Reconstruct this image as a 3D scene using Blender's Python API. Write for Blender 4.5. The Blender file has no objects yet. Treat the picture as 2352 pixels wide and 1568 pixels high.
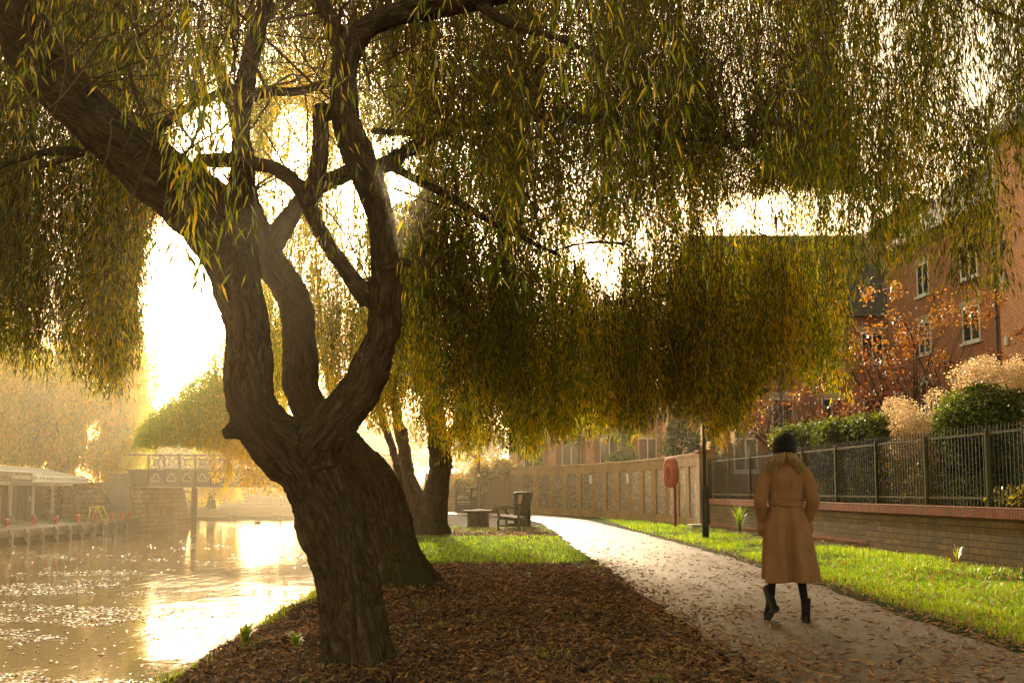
import bpy, bmesh, math, random
import numpy as np
from mathutils import Vector, Matrix, noise

R = math.radians
rng = np.random.default_rng(7)
random.seed(7)
scene = bpy.context.scene
COL = scene.collection

# ------------------------------------------------------------------ camera model
CAM_Z = 1.25
F = 2287.0
PITCH = R(5.0)
VC = 784 + 141.0
CP, SP = math.cos(PITCH), math.sin(PITCH)

def P(u, v, d):
    """world point on the ray of design coordinate (u, v), at distance d along Y"""
    a = (u - 1176.0) / F
    b = (VC - v) / F
    ry = CP - b * SP
    rz = SP + b * CP
    s = d / ry
    return Vector((a * s, d, CAM_Z + rz * s))

def Pn(u, v, d):
    u = np.asarray(u, float); v = np.asarray(v, float); d = np.asarray(d, float)
    b = (VC - v) / F
    s = d / (CP - b * SP)
    return np.stack([(u - 1176.0) / F * s, d + 0 * s, CAM_Z + (SP + b * CP) * s], -1)

# ------------------------------------------------------------------ materials
def new_mat(name):
    m = bpy.data.materials.new(name)
    m.use_nodes = True
    nt = m.node_tree
    nt.nodes.clear()
    return m, nt, nt.nodes.new, nt.links.new

def out_node(nt, shader, vol=False):
    o = nt.nodes.new('ShaderNodeOutputMaterial')
    nt.links.new(shader, o.inputs['Volume' if vol else 'Surface'])
    return o

def bsdf(nt, color=(.5, .5, .5), rough=.7, spec=.3, metal=0.0):
    b = nt.nodes.new('ShaderNodeBsdfPrincipled')
    b.inputs['Base Color'].default_value = (*color, 1)
    b.inputs['Roughness'].default_value = rough
    b.inputs['Metallic'].default_value = metal
    b.inputs['Specular IOR Level'].default_value = spec
    return b

def ramp(nt, fac, stops):
    r = nt.nodes.new('ShaderNodeValToRGB')
    e = r.color_ramp.elements
    while len(e) > 1:
        e.remove(e[-1])
    e[0].position = stops[0][0]; e[0].color = (*stops[0][1], 1)
    for p, c in stops[1:]:
        q = e.new(p); q.color = (*c, 1)
    if fac is not None:
        nt.links.new(fac, r.inputs[0])
    return r

def tex_noise(nt, vec, scale, detail=4, rough=.6, dist=0.0):
    n = nt.nodes.new('ShaderNodeTexNoise')
    n.inputs['Scale'].default_value = scale
    n.inputs['Detail'].default_value = detail
    n.inputs['Roughness'].default_value = rough
    n.inputs['Distortion'].default_value = dist
    if vec is not None:
        nt.links.new(vec, n.inputs['Vector'])
    return n

def mix_col(nt, fac, a, b, blend='MIX'):
    m = nt.nodes.new('ShaderNodeMix')
    m.data_type = 'RGBA'; m.blend_type = blend
    for sock, val in ((m.inputs[0], fac), (m.inputs[6], a), (m.inputs[7], b)):
        if hasattr(val, 'links') or hasattr(val, 'is_linked'):
            nt.links.new(val, sock)
        elif isinstance(val, (int, float)):
            sock.default_value = val
        else:
            sock.default_value = (*val, 1)
    return m.outputs[2]

def bump(nt, height, strength=.5, dist=.02, normal=None):
    b = nt.nodes.new('ShaderNodeBump')
    b.inputs['Strength'].default_value = strength
    b.inputs['Distance'].default_value = dist
    nt.links.new(height, b.inputs['Height'])
    if normal is not None:
        nt.links.new(normal, b.inputs['Normal'])
    return b.outputs['Normal']

def surf_mat(name, c1, c2, rough=.8, scale=6, bump_s=.3, bump_d=.01, spec=.25, metal=0.0, c3=None, scale2=None):
    """weathered surface: two-scale noise between two (three) colours with a fine bump"""
    m, nt, N, L = new_mat(name)
    tc = N('ShaderNodeTexCoord')
    n1 = tex_noise(nt, tc.outputs['Object'], scale, 6, .65)
    n2 = tex_noise(nt, tc.outputs['Object'], scale * 7, 5, .7)
    st = [(.3, c1), (.7, c2)] if c3 is None else [(.25, c1), (.5, c2), (.75, c3)]
    r = ramp(nt, n1.outputs[0], st)
    r2 = ramp(nt, n2.outputs[0], [(.25, (.72, .72, .72)), (.75, (1.15, 1.15, 1.15))])
    c = mix_col(nt, 1.0, r.outputs[0], r2.outputs[0], 'MULTIPLY')
    b = bsdf(nt, c1, rough, spec, metal)
    L(c, b.inputs['Base Color'])
    rr = ramp(nt, n2.outputs[0], [(.2, (rough * .8,) * 3), (.8, (min(1, rough * 1.15),) * 3)])
    L(rr.outputs[0], b.inputs['Roughness'])
    L(bump(nt, n2.outputs[0], bump_s, bump_d), b.inputs['Normal'])
    out_node(nt, b.outputs[0])
    return m

def brick_mat(name, c1, c2, mortar, bw=.225, bh=.075, mort=.011, stain=(.05, .05, .02), stain_amt=.45, rough=.9, msm=.1, offset=.5, bumpd=.012):
    m, nt, N, L = new_mat(name)
    uv = N('ShaderNodeUVMap'); uv.uv_map = 'UVMap'
    tc = N('ShaderNodeTexCoord')
    wob = tex_noise(nt, tc.outputs['Object'], 3.0, 2)
    vm = N('ShaderNodeVectorMath'); vm.operation = 'MULTIPLY_ADD'
    L(wob.outputs[1], vm.inputs[0]); vm.inputs[1].default_value = (.006, .006, 0)
    L(uv.outputs[0], vm.inputs[2])
    bt = N('ShaderNodeTexBrick')
    L(vm.outputs[0], bt.inputs['Vector'])
    bt.offset = offset
    bt.inputs['Color1'].default_value = (*c1, 1)
    bt.inputs['Color2'].default_value = (*c2, 1)
    bt.inputs['Mortar'].default_value = (*mortar, 1)
    bt.inputs['Scale'].default_value = 1.0
    bt.inputs['Mortar Size'].default_value = mort
    bt.inputs['Mortar Smooth'].default_value = msm
    bt.inputs['Brick Width'].default_value = bw
    bt.inputs['Row Height'].default_value = bh
    n1 = tex_noise(nt, tc.outputs['Object'], .9, 6, .65)
    n2 = tex_noise(nt, tc.outputs['Object'], 30, 4, .7)
    n3 = tex_noise(nt, tc.outputs['Object'], 5.5, 5, .7)
    r1 = ramp(nt, n1.outputs[0], [(.42, (0, 0, 0)), (.68, (stain_amt,) * 3)])
    c = mix_col(nt, r1.outputs[0], bt.outputs['Color'], stain)
    r2 = ramp(nt, n2.outputs[0], [(.25, (.7, .7, .7)), (.75, (1.2, 1.2, 1.2))])
    c = mix_col(nt, 1.0, c, r2.outputs[0], 'MULTIPLY')
    r3 = ramp(nt, n3.outputs[0], [(.3, (.75, .72, .7)), (.7, (1.12, 1.1, 1.1))])
    c = mix_col(nt, 1.0, c, r3.outputs[0], 'MULTIPLY')
    b = bsdf(nt, c1, rough, .2)
    L(c, b.inputs['Base Color'])
    inv = N('ShaderNodeMath'); inv.operation = 'MULTIPLY_ADD'
    L(bt.outputs['Fac'], inv.inputs[0]); inv.inputs[1].default_value = -1.0
    L(n2.outputs[0], inv.inputs[2])
    L(bump(nt, inv.outputs[0], .8, bumpd), b.inputs['Normal'])
    out_node(nt, b.outputs[0])
    return m

def leaf_mat(name, stops, trans=.5, tboost=2.2, gloss=.12, rough=.45, ttint=(1.0, .9, .35)):
    """thin leaf: colour by the 'tint' attribute, light passes through it"""
    m, nt, N, L = new_mat(name)
    at = N('ShaderNodeAttribute'); at.attribute_name = 'tint'
    r = ramp(nt, at.outputs['Fac'], stops)
    d = N('ShaderNodeBsdfDiffuse'); L(r.outputs[0], d.inputs[0])
    t = N('ShaderNodeBsdfTranslucent')
    tcol = mix_col(nt, 1.0, r.outputs[0], (tboost * ttint[0], tboost * ttint[1], tboost * ttint[2]), 'MULTIPLY')
    L(tcol, t.inputs[0])
    mx = N('ShaderNodeMixShader'); mx.inputs[0].default_value = trans
    L(d.outputs[0], mx.inputs[1]); L(t.outputs[0], mx.inputs[2])
    g = N('ShaderNodeBsdfGlossy'); g.inputs['Roughness'].default_value = rough
    g.inputs[0].default_value = (.9, .9, .85, 1)
    lw = N('ShaderNodeFresnel'); lw.inputs[0].default_value = 1.4
    mg = N('ShaderNodeMath'); mg.operation = 'MULTIPLY'; mg.inputs[1].default_value = gloss * 6
    L(lw.outputs[0], mg.inputs[0])
    mc = N('ShaderNodeMath'); mc.operation = 'MINIMUM'; mc.inputs[1].default_value = .4
    L(mg.outputs[0], mc.inputs[0])
    m2 = N('ShaderNodeMixShader'); L(mc.outputs[0], m2.inputs[0])
    L(mx.outputs[0], m2.inputs[1]); L(g.outputs[0], m2.inputs[2])
    out_node(nt, m2.outputs[0])
    return m

def bark_mat(name, dark, light, moss=(.05, .06, .012), moss_amt=.5, scale=1.0):
    m, nt, N, L = new_mat(name)
    at = N('ShaderNodeAttribute'); at.attribute_name = 'bark'
    tc = N('ShaderNodeTexCoord')
    v = at.outputs['Vector']
    n0 = tex_noise(nt, v, 22 * scale, 5, .7, .8)
    n1 = tex_noise(nt, v, 60 * scale, 4, .7)
    mu = N('ShaderNodeTexVoronoi'); mu.feature = 'DISTANCE_TO_EDGE'
    wv = N('ShaderNodeVectorMath'); wv.operation = 'MULTIPLY_ADD'; L(n0.outputs[1], wv.inputs[0]); wv.inputs[1].default_value = (.09, .09, .05); L(v, wv.inputs[2])
    L(wv.outputs[0], mu.inputs['Vector']); mu.inputs['Scale'].default_value = 21 * scale; mu.inputs['Randomness'].default_value = 1.0
    big = tex_noise(nt, tc.outputs['Object'], 1.3, 5, .6)
    h = N('ShaderNodeMath'); h.operation = 'MULTIPLY_ADD'
    L(n1.outputs[0], h.inputs[0]); h.inputs[1].default_value = .4; L(n0.outputs[0], h.inputs[2])
    h2 = N('ShaderNodeMath'); h2.operation = 'MULTIPLY_ADD'
    L(mu.outputs['Distance'], h2.inputs[0]); h2.inputs[1].default_value = .8; L(h.outputs[0], h2.inputs[2])
    r = ramp(nt, h.outputs[0], [(.42, tuple(c * .35 for c in dark)), (.6, dark), (.82, light)])
    crk = ramp(nt, mu.outputs['Distance'], [(.0, (.62, .6, .58)), (.14, (1, 1, 1)), (.3, (1.1, 1.08, 1.06))])
    rc = mix_col(nt, 1.0, r.outputs[0], crk.outputs[0], 'MULTIPLY')
    geo = N('ShaderNodeNewGeometry')
    sx = N('ShaderNodeSeparateXYZ'); L(geo.outputs['Normal'], sx.inputs[0])
    mm = N('ShaderNodeMath'); mm.operation = 'MULTIPLY_ADD'
    L(sx.outputs['Z'], mm.inputs[0]); mm.inputs[1].default_value = .45; L(big.outputs[0], mm.inputs[2])
    mr = ramp(nt, mm.outputs[0], [(.66, (0, 0, 0)), (.9, (moss_amt,) * 3)])
    c = mix_col(nt, mr.outputs[0], rc, moss)
    b = bsdf(nt, dark, .92, .15)
    L(c, b.inputs['Base Color'])
    L(bump(nt, h2.outputs[0], 1.0, .05), b.inputs['Normal'])
    out_node(nt, b.outputs[0])
    return m

# ------------------------------------------------------------------ mesh builder
class MB:
    def __init__(s):
        s.v = []; s.f = []
    def add(s, vs, fs):
        o = len(s.v)
        s.v.extend([tuple(x) for x in vs])
        s.f.extend([tuple(i + o for i in f) for f in fs])
        return s
    def box(s, c, size, rz=0.0, M=None, taper=1.0):
        x, y, z = size[0] / 2, size[1] / 2, size[2] / 2
        vs = [Vector((sx * x * (taper if sz > 0 else 1), sy * y * (taper if sz > 0 else 1), sz * z)) for sz in (-1, 1) for sy in (-1, 1) for sx in (-1, 1)]
        if M is not None:
            vs = [M @ p for p in vs]
        if rz:
            Q = Matrix.Rotation(rz, 3, 'Z'); vs = [Q @ p for p in vs]
        c = Vector(c)
        return s.add([p + c for p in vs], [(0, 2, 3, 1), (4, 5, 7, 6), (0, 1, 5, 4), (1, 3, 7, 5), (3, 2, 6, 7), (2, 0, 4, 6)])
    def bar(s, a, b, w, h):
        """rectangular bar from a to b, width w (horizontal), height h"""
        a, b = Vector(a), Vector(b)
        t = (b - a); L = t.length; t.normalize()
        side = t.cross(Vector((0, 0, 1)))
        if side.length < 1e-4: side = Vector((1, 0, 0))
        side.normalize(); up = side.cross(t).normalized()
        vs = []
        for p in (a, b):
            for i, j in ((-1, -1), (1, -1), (1, 1), (-1, 1)):
                vs.append(p + side * (i * w / 2) + up * (j * h / 2))
        return s.add(vs, [(3, 2, 1, 0), (4, 5, 6, 7), (0, 1, 5, 4), (1, 2, 6, 5), (2, 3, 7, 6), (3, 0, 4, 7)])
    def tube(s, pts, rad, n=8, cap=True, closed=False):
        pts = [Vector(p) for p in pts]
        m = len(pts)
        if not hasattr(rad, '__len__'): rad = [rad] * m
        rings = []; up = None
        for i, p in enumerate(pts):
            if closed:
                t = pts[(i + 1) % m] - pts[i - 1]
            else:
                t = pts[min(i + 1, m - 1)] - pts[max(i - 1, 0)]
            t.normalize()
            if up is None:
                up = Vector((0, 0, 1)) if abs(t.z) < .9 else Vector((1, 0, 0))
            a = (up - t * up.dot(t))
            if a.length < 1e-4: a = t.orthogonal()
            a.normalize(); b = t.cross(a); up = a
            rings.append([p + (a * math.cos(2 * math.pi * k / n) + b * math.sin(2 * math.pi * k / n)) * rad[i] for k in range(n)])
        vs = [q for r in rings for q in r]
        fs = []
        for i in range(m if closed else m - 1):
            j = (i + 1) % m
            for k in range(n):
                k2 = (k + 1) % n
                fs.append((i * n + k, i * n + k2, j * n + k2, j * n + k))
        if cap and not closed:
            fs.append(tuple(range(n - 1, -1, -1))); fs.append(tuple((m - 1) * n + k for k in range(n)))
        return s.add(vs, fs)
    def lathe(s, prof, c=(0, 0, 0), n=24, sx=1.0, sy=1.0):
        """prof: [(radius, z), ...] bottom to top"""
        c = Vector(c)
        vs = [c + Vector((r * sx * math.cos(2 * math.pi * k / n), r * sy * math.sin(2 * math.pi * k / n), z)) for r, z in prof for k in range(n)]
        fs = []
        for i in range(len(prof) - 1):
            for k in range(n):
                k2 = (k + 1) % n
                fs.append((i * n + k, i * n + k2, (i + 1) * n + k2, (i + 1) * n + k))
        fs.append(tuple(range(n - 1, -1, -1))); fs.append(tuple((len(prof) - 1) * n + k for k in range(n)))
        return s.add(vs, fs)
    def prism(s, poly, axis_fn, t0, t1):
        """poly of 2-D points (a, b) mapped by axis_fn(a, b, t)"""
        n = len(poly)
        vs = [axis_fn(a, b, t0) for a, b in poly] + [axis_fn(a, b, t1) for a, b in poly]
        fs = [tuple(range(n - 1, -1, -1)), tuple(range(n, 2 * n))]
        for i in range(n):
            j = (i + 1) % n
            fs.append((i, j, n + j, n + i))
        return s.add(vs, fs)
    def build(s, name, mat, parent=None, smooth=False, bevel=0.0, **tags):
        me = bpy.data.meshes.new(name)
        me.from_pydata([tuple(p) for p in s.v], [], s.f)
        me.validate()
        bm = bmesh.new(); bm.from_mesh(me)
        bmesh.ops.recalc_face_normals(bm, faces=bm.faces)
        if bevel:
            es = [e for e in bm.edges if len(e.link_faces) == 2 and e.calc_face_angle(0) > .6]
            bmesh.ops.bevel(bm, geom=es, offset=bevel, segments=1, affect='EDGES', clamp_overlap=True)
        bm.to_mesh(me); bm.free()
        uv_box(me)
        if smooth:
            me.polygons.foreach_set('use_smooth', [True] * len(me.polygons))
            if smooth == 'auto':
                mark_sharp(me)
        return link(name, me, mat, parent, **tags)

def mark_sharp(me, ang=.7):
    bm = bmesh.new(); bm.from_mesh(me)
    for e in bm.edges:
        if len(e.link_faces) == 2 and e.calc_face_angle(0) > ang:
            e.smooth = False
    bm.to_mesh(me); bm.free()

def uv_box(me):
    uvl = me.uv_layers.new(name='UVMap')
    nl = len(me.loops)
    co = np.empty(len(me.vertices) * 3); me.vertices.foreach_get('co', co); co = co.reshape(-1, 3)
    vi = np.empty(nl, int); me.loops.foreach_get('vertex_index', vi)
    nr = np.empty(len(me.polygons) * 3); me.polygons.foreach_get('normal', nr); nr = nr.reshape(-1, 3)
    lt = np.empty(len(me.polygons), int); me.polygons.foreach_get('loop_total', lt)
    n = np.repeat(nr, lt, 0); p = co[vi]
    hor = np.abs(n[:, 2]) > .8
    t = np.stack([-n[:, 1], n[:, 0]], -1); l = np.linalg.norm(t, axis=1, keepdims=True); l[l < 1e-6] = 1
    t /= l
    u = np.where(hor, p[:, 0], p[:, 0] * t[:, 0] + p[:, 1] * t[:, 1])
    v = np.where(hor, p[:, 1], p[:, 2])
    uvl.data.foreach_set('uv', np.stack([u, v], -1).ravel())

def tag(o, label=None, category=None, group=None, kind=None):
    if label: o['label'] = label
    if category: o['category'] = category
    if group: o['group'] = group
    if kind: o['kind'] = kind
    return o

def link(name, me, mat, parent=None, **tags):
    o = bpy.data.objects.new(name, me)
    COL.objects.link(o)
    if mat is not None:
        for mm in (mat if isinstance(mat, (list, tuple)) else [mat]):
            me.materials.append(mm)
    if parent is not None:
        o.parent = parent      # children are modelled in the space the parent stands in
        o.matrix_parent_inverse = Matrix.LocRotScale(parent.location, parent.rotation_euler, parent.scale).inverted()
    return tag(o, **tags)

def empty(name, loc=(0, 0, 0), rz=0.0, **tags):
    o = bpy.data.objects.new(name, None)
    o.location = loc; o.rotation_euler = (0, 0, rz); o.empty_display_size = .2
    COL.objects.link(o)
    return tag(o, **tags)

def copy_tree(o, parent=None):
    c = o.copy(); COL.objects.link(c)
    if parent is not None: c.parent = parent
    for ch in list(o.children):
        copy_tree(ch, c)
    return c

def np_mesh(name, verts, faces, mat, parent=None, attrs=None, smooth=False, vec_attrs=None, **tags):
    """faces: (n,3) or (n,4) int array"""
    me = bpy.data.meshes.new(name)
    verts = np.ascontiguousarray(verts, dtype=np.float32); faces = np.ascontiguousarray(faces, dtype=np.int32)
    k = faces.shape[1]
    me.vertices.add(len(verts)); me.vertices.foreach_set('co', verts.ravel())
    me.loops.add(faces.size); me.loops.foreach_set('vertex_index', faces.ravel())
    me.polygons.add(len(faces))
    me.polygons.foreach_set('loop_start', np.arange(0, faces.size, k, dtype=np.int32))
    if smooth: me.polygons.foreach_set('use_smooth', np.ones(len(faces), bool))
    me.update(calc_edges=True)
    for n, a in (attrs or {}).items():
        at = me.attributes.new(n, 'FLOAT', 'POINT'); at.data.foreach_set('value', np.asarray(a, np.float32))
    for n, a in (vec_attrs or {}).items():
        at = me.attributes.new(n, 'FLOAT_VECTOR', 'POINT'); at.data.foreach_set('vector', np.asarray(a, np.float32).ravel())
    return link(name, me, mat, parent, **tags)

# ------------------------------------------------------------------ vectorised noise (value noise, numpy)
_perm = np.random.default_rng(3).random((64, 64, 64)).astype(np.float32)
def vnoise(p):
    p = np.asarray(p, float)
    i = np.floor(p).astype(int); f = p - i; f = f * f * (3 - 2 * f)
    i &= 63; j = (i + 1) & 63
    x0, y0, z0 = i[..., 0], i[..., 1], i[..., 2]; x1, y1, z1 = j[..., 0], j[..., 1], j[..., 2]
    fx, fy, fz = f[..., 0], f[..., 1], f[..., 2]
    def l(a, b, t): return a + (b - a) * t
    return l(l(l(_perm[x0, y0, z0], _perm[x1, y0, z0], fx), l(_perm[x0, y1, z0], _perm[x1, y1, z0], fx), fy),
             l(l(_perm[x0, y0, z1], _perm[x1, y0, z1], fx), l(_perm[x0, y1, z1], _perm[x1, y1, z1], fx), fy), fz) * 2 - 1
def fbm(p, o=4):
    s = 0; a = 1.0
    for k in range(o):
        s = s + a * vnoise(np.asarray(p) * 2 ** k + k * 17.3); a *= .5
    return s
# ------------------------------------------------------------------ foliage
class Leaves:
    """collects willow strands (leaves + twigs) for ONE crown"""
    def __init__(s):
        s.V = []; s.T = []; s.TW = []; s.TF = []; s.nt = 0
    def leaf(s, base, dr, side, ln, wd, tint, fold=.25, droop=.12):
        nrm = np.cross(dr, side)
        mid = base + dr * (ln * .42)[:, None]
        a = mid + side * wd[:, None] + nrm * (wd * fold)[:, None]
        b = mid - side * wd[:, None] + nrm * (wd * fold)[:, None]
        tip = base + dr * ln[:, None]; tip[:, 2] -= ln * droop
        s.V.append(np.stack([base, a, tip, b], 1).reshape(-1, 3).astype(np.float32))
        s.T.append(np.repeat(np.clip(tint, 0, 1), 4).astype(np.float32))
    def ribbon(s, path, rad):
        """path (N,K,3): three sided tapering twigs"""
        N, K, _ = path.shape
        ang = rng.random(N) * 6.28
        vs = np.empty((N, K, 3, 3), np.float32)
        tap = np.linspace(1, .18, K)
        for k in range(3):
            a = ang + k * 2.0944
            off = np.stack([np.cos(a), np.sin(a), 0 * a], -1)
            vs[:, :, k] = path + off[:, None, :] * (rad * tap)[None, :, None] if np.ndim(rad) == 0 else path + off[:, None, :] * (rad[:, None] * tap)[:, :, None]
        base = (np.arange(N) * K * 3)[:, None, None]
        i = (np.arange(K - 1) * 3)[None, :, None]
        k = np.arange(3)[None, None, :]; k2 = (k + 1) % 3
        f = np.stack([base + i + k, base + i + k2, base + i + 3 + k2, base + i + 3 + k], -1).reshape(-1, 4)
        s.TW.append(vs.reshape(-1, 3)); s.TF.append(f + s.nt); s.nt += N * K * 3
    def strands(s, A, L, lpm=45, ll=.1, lw=.008, tint=.4, tvar=.22, twig=.0035, lean=.12, keep=None, spread=(6, 44), wig=.04):
        N = len(A)
        if N == 0: return
        A = np.asarray(A, float); L = np.asarray(L, float)
        az = rng.random(N) * 6.28; ln = rng.random(N) * lean
        out = np.stack([np.cos(az) * ln, np.sin(az) * ln], -1)
        ph = rng.random((N, 4)) * 6.28; fr = rng.uniform(.6, 1.6, (N, 2))
        def pos(i, t):
            h = A[i].copy()
            w = wig * L[i]
            h[:, 0] += out[i, 0] * L[i] * np.sqrt(t) + w * (np.sin(fr[i, 0] * 6.28 * t + ph[i, 0]) - np.sin(ph[i, 0]))
            h[:, 1] += out[i, 1] * L[i] * np.sqrt(t) + w * (np.sin(fr[i, 1] * 6.28 * t + ph[i, 1]) - np.sin(ph[i, 1]))
            h[:, 2] -= L[i] * t
            return h
        K = 7
        ii = np.repeat(np.arange(N), K); tt = np.tile(np.linspace(0, 1, K), N)
        s.ribbon(pos(ii, tt).reshape(N, K, 3), np.full(N, twig))
        m = np.maximum((L * lpm * rng.uniform(.6, 1.25, N)).astype(int), 3)
        i = np.repeat(np.arange(N), m); n = len(i)
        t = rng.random(n) ** .85
        base = pos(i, t)
        th = rng.random(n) * 6.28
        be = np.radians(rng.uniform(spread[0], spread[1], n))
        # short side shoots carry the leaves a little off the strand
        off = rng.random(n) ** 2 * ll * 1.3
        base[:, 0] += np.cos(th) * off; base[:, 1] += np.sin(th) * off; base[:, 2] -= off * .8
        dr = np.stack([np.cos(th) * np.sin(be), np.sin(th) * np.sin(be), -np.cos(be)], -1)
        q = rng.normal(size=(n, 3)); sd = np.cross(dr, q); sd /= np.linalg.norm(sd, axis=1, keepdims=True) + 1e-9
        sc = rng.uniform(.55, 1.25, n)
        st = rng.normal(0, tvar * .7, N)
        tn = (tint if np.ndim(tint) == 0 else tint[i]) + st[i] + rng.normal(0, tvar, n)
        s.leaf(base, dr, sd, ll * sc, lw * sc * rng.uniform(.7, 1.3, n), tn)
    def cloud(s, C, rad, n, ll, lw, tint=.5, tvar=.2, up=0.0, shell=.55):
        """leaf clumps: centres C (M,3), radii (M,3)"""
        M = len(C)
        i = rng.integers(0, M, n)
        d = rng.normal(size=(n, 3)); d /= np.linalg.norm(d, axis=1, keepdims=True)
        r = (shell + (1 - shell) * rng.random(n)) * rng.uniform(.75, 1.1, n)
        base = C[i] + d * rad[i] * r[:, None]
        dr = d * .6 + rng.normal(size=(n, 3)) * .6 + np.array([0, 0, up]); dr /= np.linalg.norm(dr, axis=1, keepdims=True)
        q = rng.normal(size=(n, 3)); sd = np.cross(dr, q); sd /= np.linalg.norm(sd, axis=1, keepdims=True) + 1e-9
        sc = rng.uniform(.6, 1.3, n)
        tn = tint + rng.normal(0, tvar, n) + rng.normal(0, tvar * .6, M)[i]
        s.leaf(base, dr, sd, ll * sc, lw * sc, tn, .2, .1)
    def build(s, mat, twig_mat, parent, name='crown', twig_name='twigs'):
        V = np.concatenate(s.V); T = np.concatenate(s.T)
        n = len(V) // 4
        b = np.arange(n)[:, None] * 4
        f = np.concatenate([b + [0, 1, 2], b + [0, 2, 3]])
        o = np_mesh(name, V, f, mat, parent, {'tint': T})
        if s.TW:
            np_mesh(twig_name, np.concatenate(s.TW), np.concatenate(s.TF), twig_mat, parent)
        return o

def resample(pts, rad, step):
    pts = [np.array(p, float) for p in pts]
    P_ = np.array(pts); r = np.array(rad, float)
    n = len(P_)
    out = []; ro = []
    for i in range(n - 1):
        p0 = P_[max(i - 1, 0)]; p1 = P_[i]; p2 = P_[i + 1]; p3 = P_[min(i + 2, n - 1)]
        k = max(2, int(np.linalg.norm(p2 - p1) / step))
        for j in range(k):
            t = j / k
            q = .5 * ((2 * p1) + (-p0 + p2) * t + (2 * p0 - 5 * p1 + 4 * p2 - p3) * t * t + (-p0 + 3 * p1 - 3 * p2 + p3) * t ** 3)
            out.append(q); ro.append(r[i] * (1 - t) + r[i + 1] * t)
    out.append(P_[-1]); ro.append(r[-1])
    return np.array(out), np.array(ro)

def build_wood(name, limbs, mat, parent, voxel=.03, step=.08, furrow=.02, furf=1.0, root=None, shallow=()):
    """limbs: list of (points, radii); unified with a voxel remesh, then furrowed along the grain"""
    mb = MB()
    SK = []; s0 = 0
    for pts, rad in limbs:
        q, r = resample(pts, rad, step)
        # irregular girth
        wob = 1 + .07 * fbm(q * 2.1, 2)
        r = r * wob
        mb.tube([tuple(x) for x in q], list(r), 14)
        t = np.gradient(q, axis=0); t /= np.linalg.norm(t, axis=1, keepdims=True)
        ss = np.concatenate([[0], np.cumsum(np.linalg.norm(np.diff(q, axis=0), axis=1))]) + s0
        s0 += 3.7
        SK.append((q, r, t, ss))
    me = bpy.data.meshes.new(name); me.from_pydata(mb.v, [], mb.f)
    tmp = bpy.data.objects.new('tmp', me); COL.objects.link(tmp)
    md = tmp.modifiers.new('r', 'REMESH'); md.mode = 'VOXEL'; md.voxel_size = voxel
    sm = tmp.modifiers.new('s', 'SMOOTH'); sm.iterations = 4; sm.factor = .5
    dg = bpy.context.evaluated_depsgraph_get()
    me2 = bpy.data.meshes.new_from_object(tmp.evaluated_get(dg))
    bpy.data.objects.remove(tmp); bpy.data.meshes.remove(me)
    nv = len(me2.vertices)
    co = np.empty(nv * 3); me2.vertices.foreach_get('co', co); co = co.reshape(-1, 3)
    no = np.empty(nv * 3); me2.vertex_normals.foreach_get('vector', no); no = no.reshape(-1, 3)
    Q = np.concatenate([k[0] for k in SK]); RR = np.concatenate([k[1] for k in SK])
    TT = np.concatenate([k[2] for k in SK]); S = np.concatenate([k[3] for k in SK])
    idx = np.empty(nv, int)
    for a in range(0, nv, 4000):
        d = np.linalg.norm(co[a:a + 4000, None] - Q[None], axis=2) - RR[None] * 1.0
        idx[a:a + 4000] = d.argmin(1)
    rel = co - Q[idx]; t = TT[idx]
    al = (rel * t).sum(1)
    perp = rel - t * al[:, None]
    s = S[idx] + al
    # a frame that varies smoothly with the branch: keep the perpendicular offset, squash the axis
    ref = np.tile([0.31, 1.0, .13], (nv, 1)); e1 = ref - t * (ref * t).sum(1)[:, None]
    e1 /= np.linalg.norm(e1, axis=1, keepdims=True); e2 = np.cross(t, e1)
    bk = np.stack([(perp * e1).sum(1), (perp * e2).sum(1), s * .24], -1)
    g = bk * furf
    rd = 1 - np.abs(fbm(g * 17 + .5 * fbm(co * 3, 2)[:, None], 2))
    rd2 = 1 - np.abs(fbm(g * 36 + 9, 2))
    fur = (rd - .8) * 1.0 + (rd2 - .8) * .45
    amt = furrow * np.clip(RR[idx] / .12, .25, 1.2)
    lump = fbm(co * 2.4, 3) * np.clip(RR[idx], 0, .3) * .16
    co2 = co + no * (fur * amt + lump)[:, None]
    if root is not None:
        # root flare at the foot
        rx, ry, rz, rr = root
        h = co2[:, 2] - rz
        k = np.clip(1 - h / .55, 0, 1) ** 2
        dx = co2[:, 0] - rx; dy = co2[:, 1] - ry
        ang = np.arctan2(dy, dx)
        m = (np.hypot(dx, dy) < rr * 3) & (h < .55)
        fl = 1 + k * (.24 + .16 * np.sin(ang * 5 + 1) + .08 * np.sin(ang * 8 + 2))
        co2[m, 0] = rx + dx[m] * fl[m]; co2[m, 1] = ry + dy[m] * fl[m]
    me2.vertices.foreach_set('co', co2.astype(np.float32).ravel())
    at = me2.attributes.new('bark', 'FLOAT_VECTOR', 'POINT'); at.data.foreach_set('vector', bk.astype(np.float32).ravel())
    me2.polygons.foreach_set('use_smooth', np.ones(len(me2.polygons), bool))
    me2.update()
    me2.materials.clear()
    return link(name, me2, mat, parent)

def px_limb(spec, d0=None):
    """spec: (u, v, d, width) in design coordinates -> world points and radii"""
    pts = []; rad = []
    for u, v, d, w in spec:
        pts.append(tuple(P(u, v, d))); rad.append(w * d / F / 2 * .94)
    return pts, rad

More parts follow.
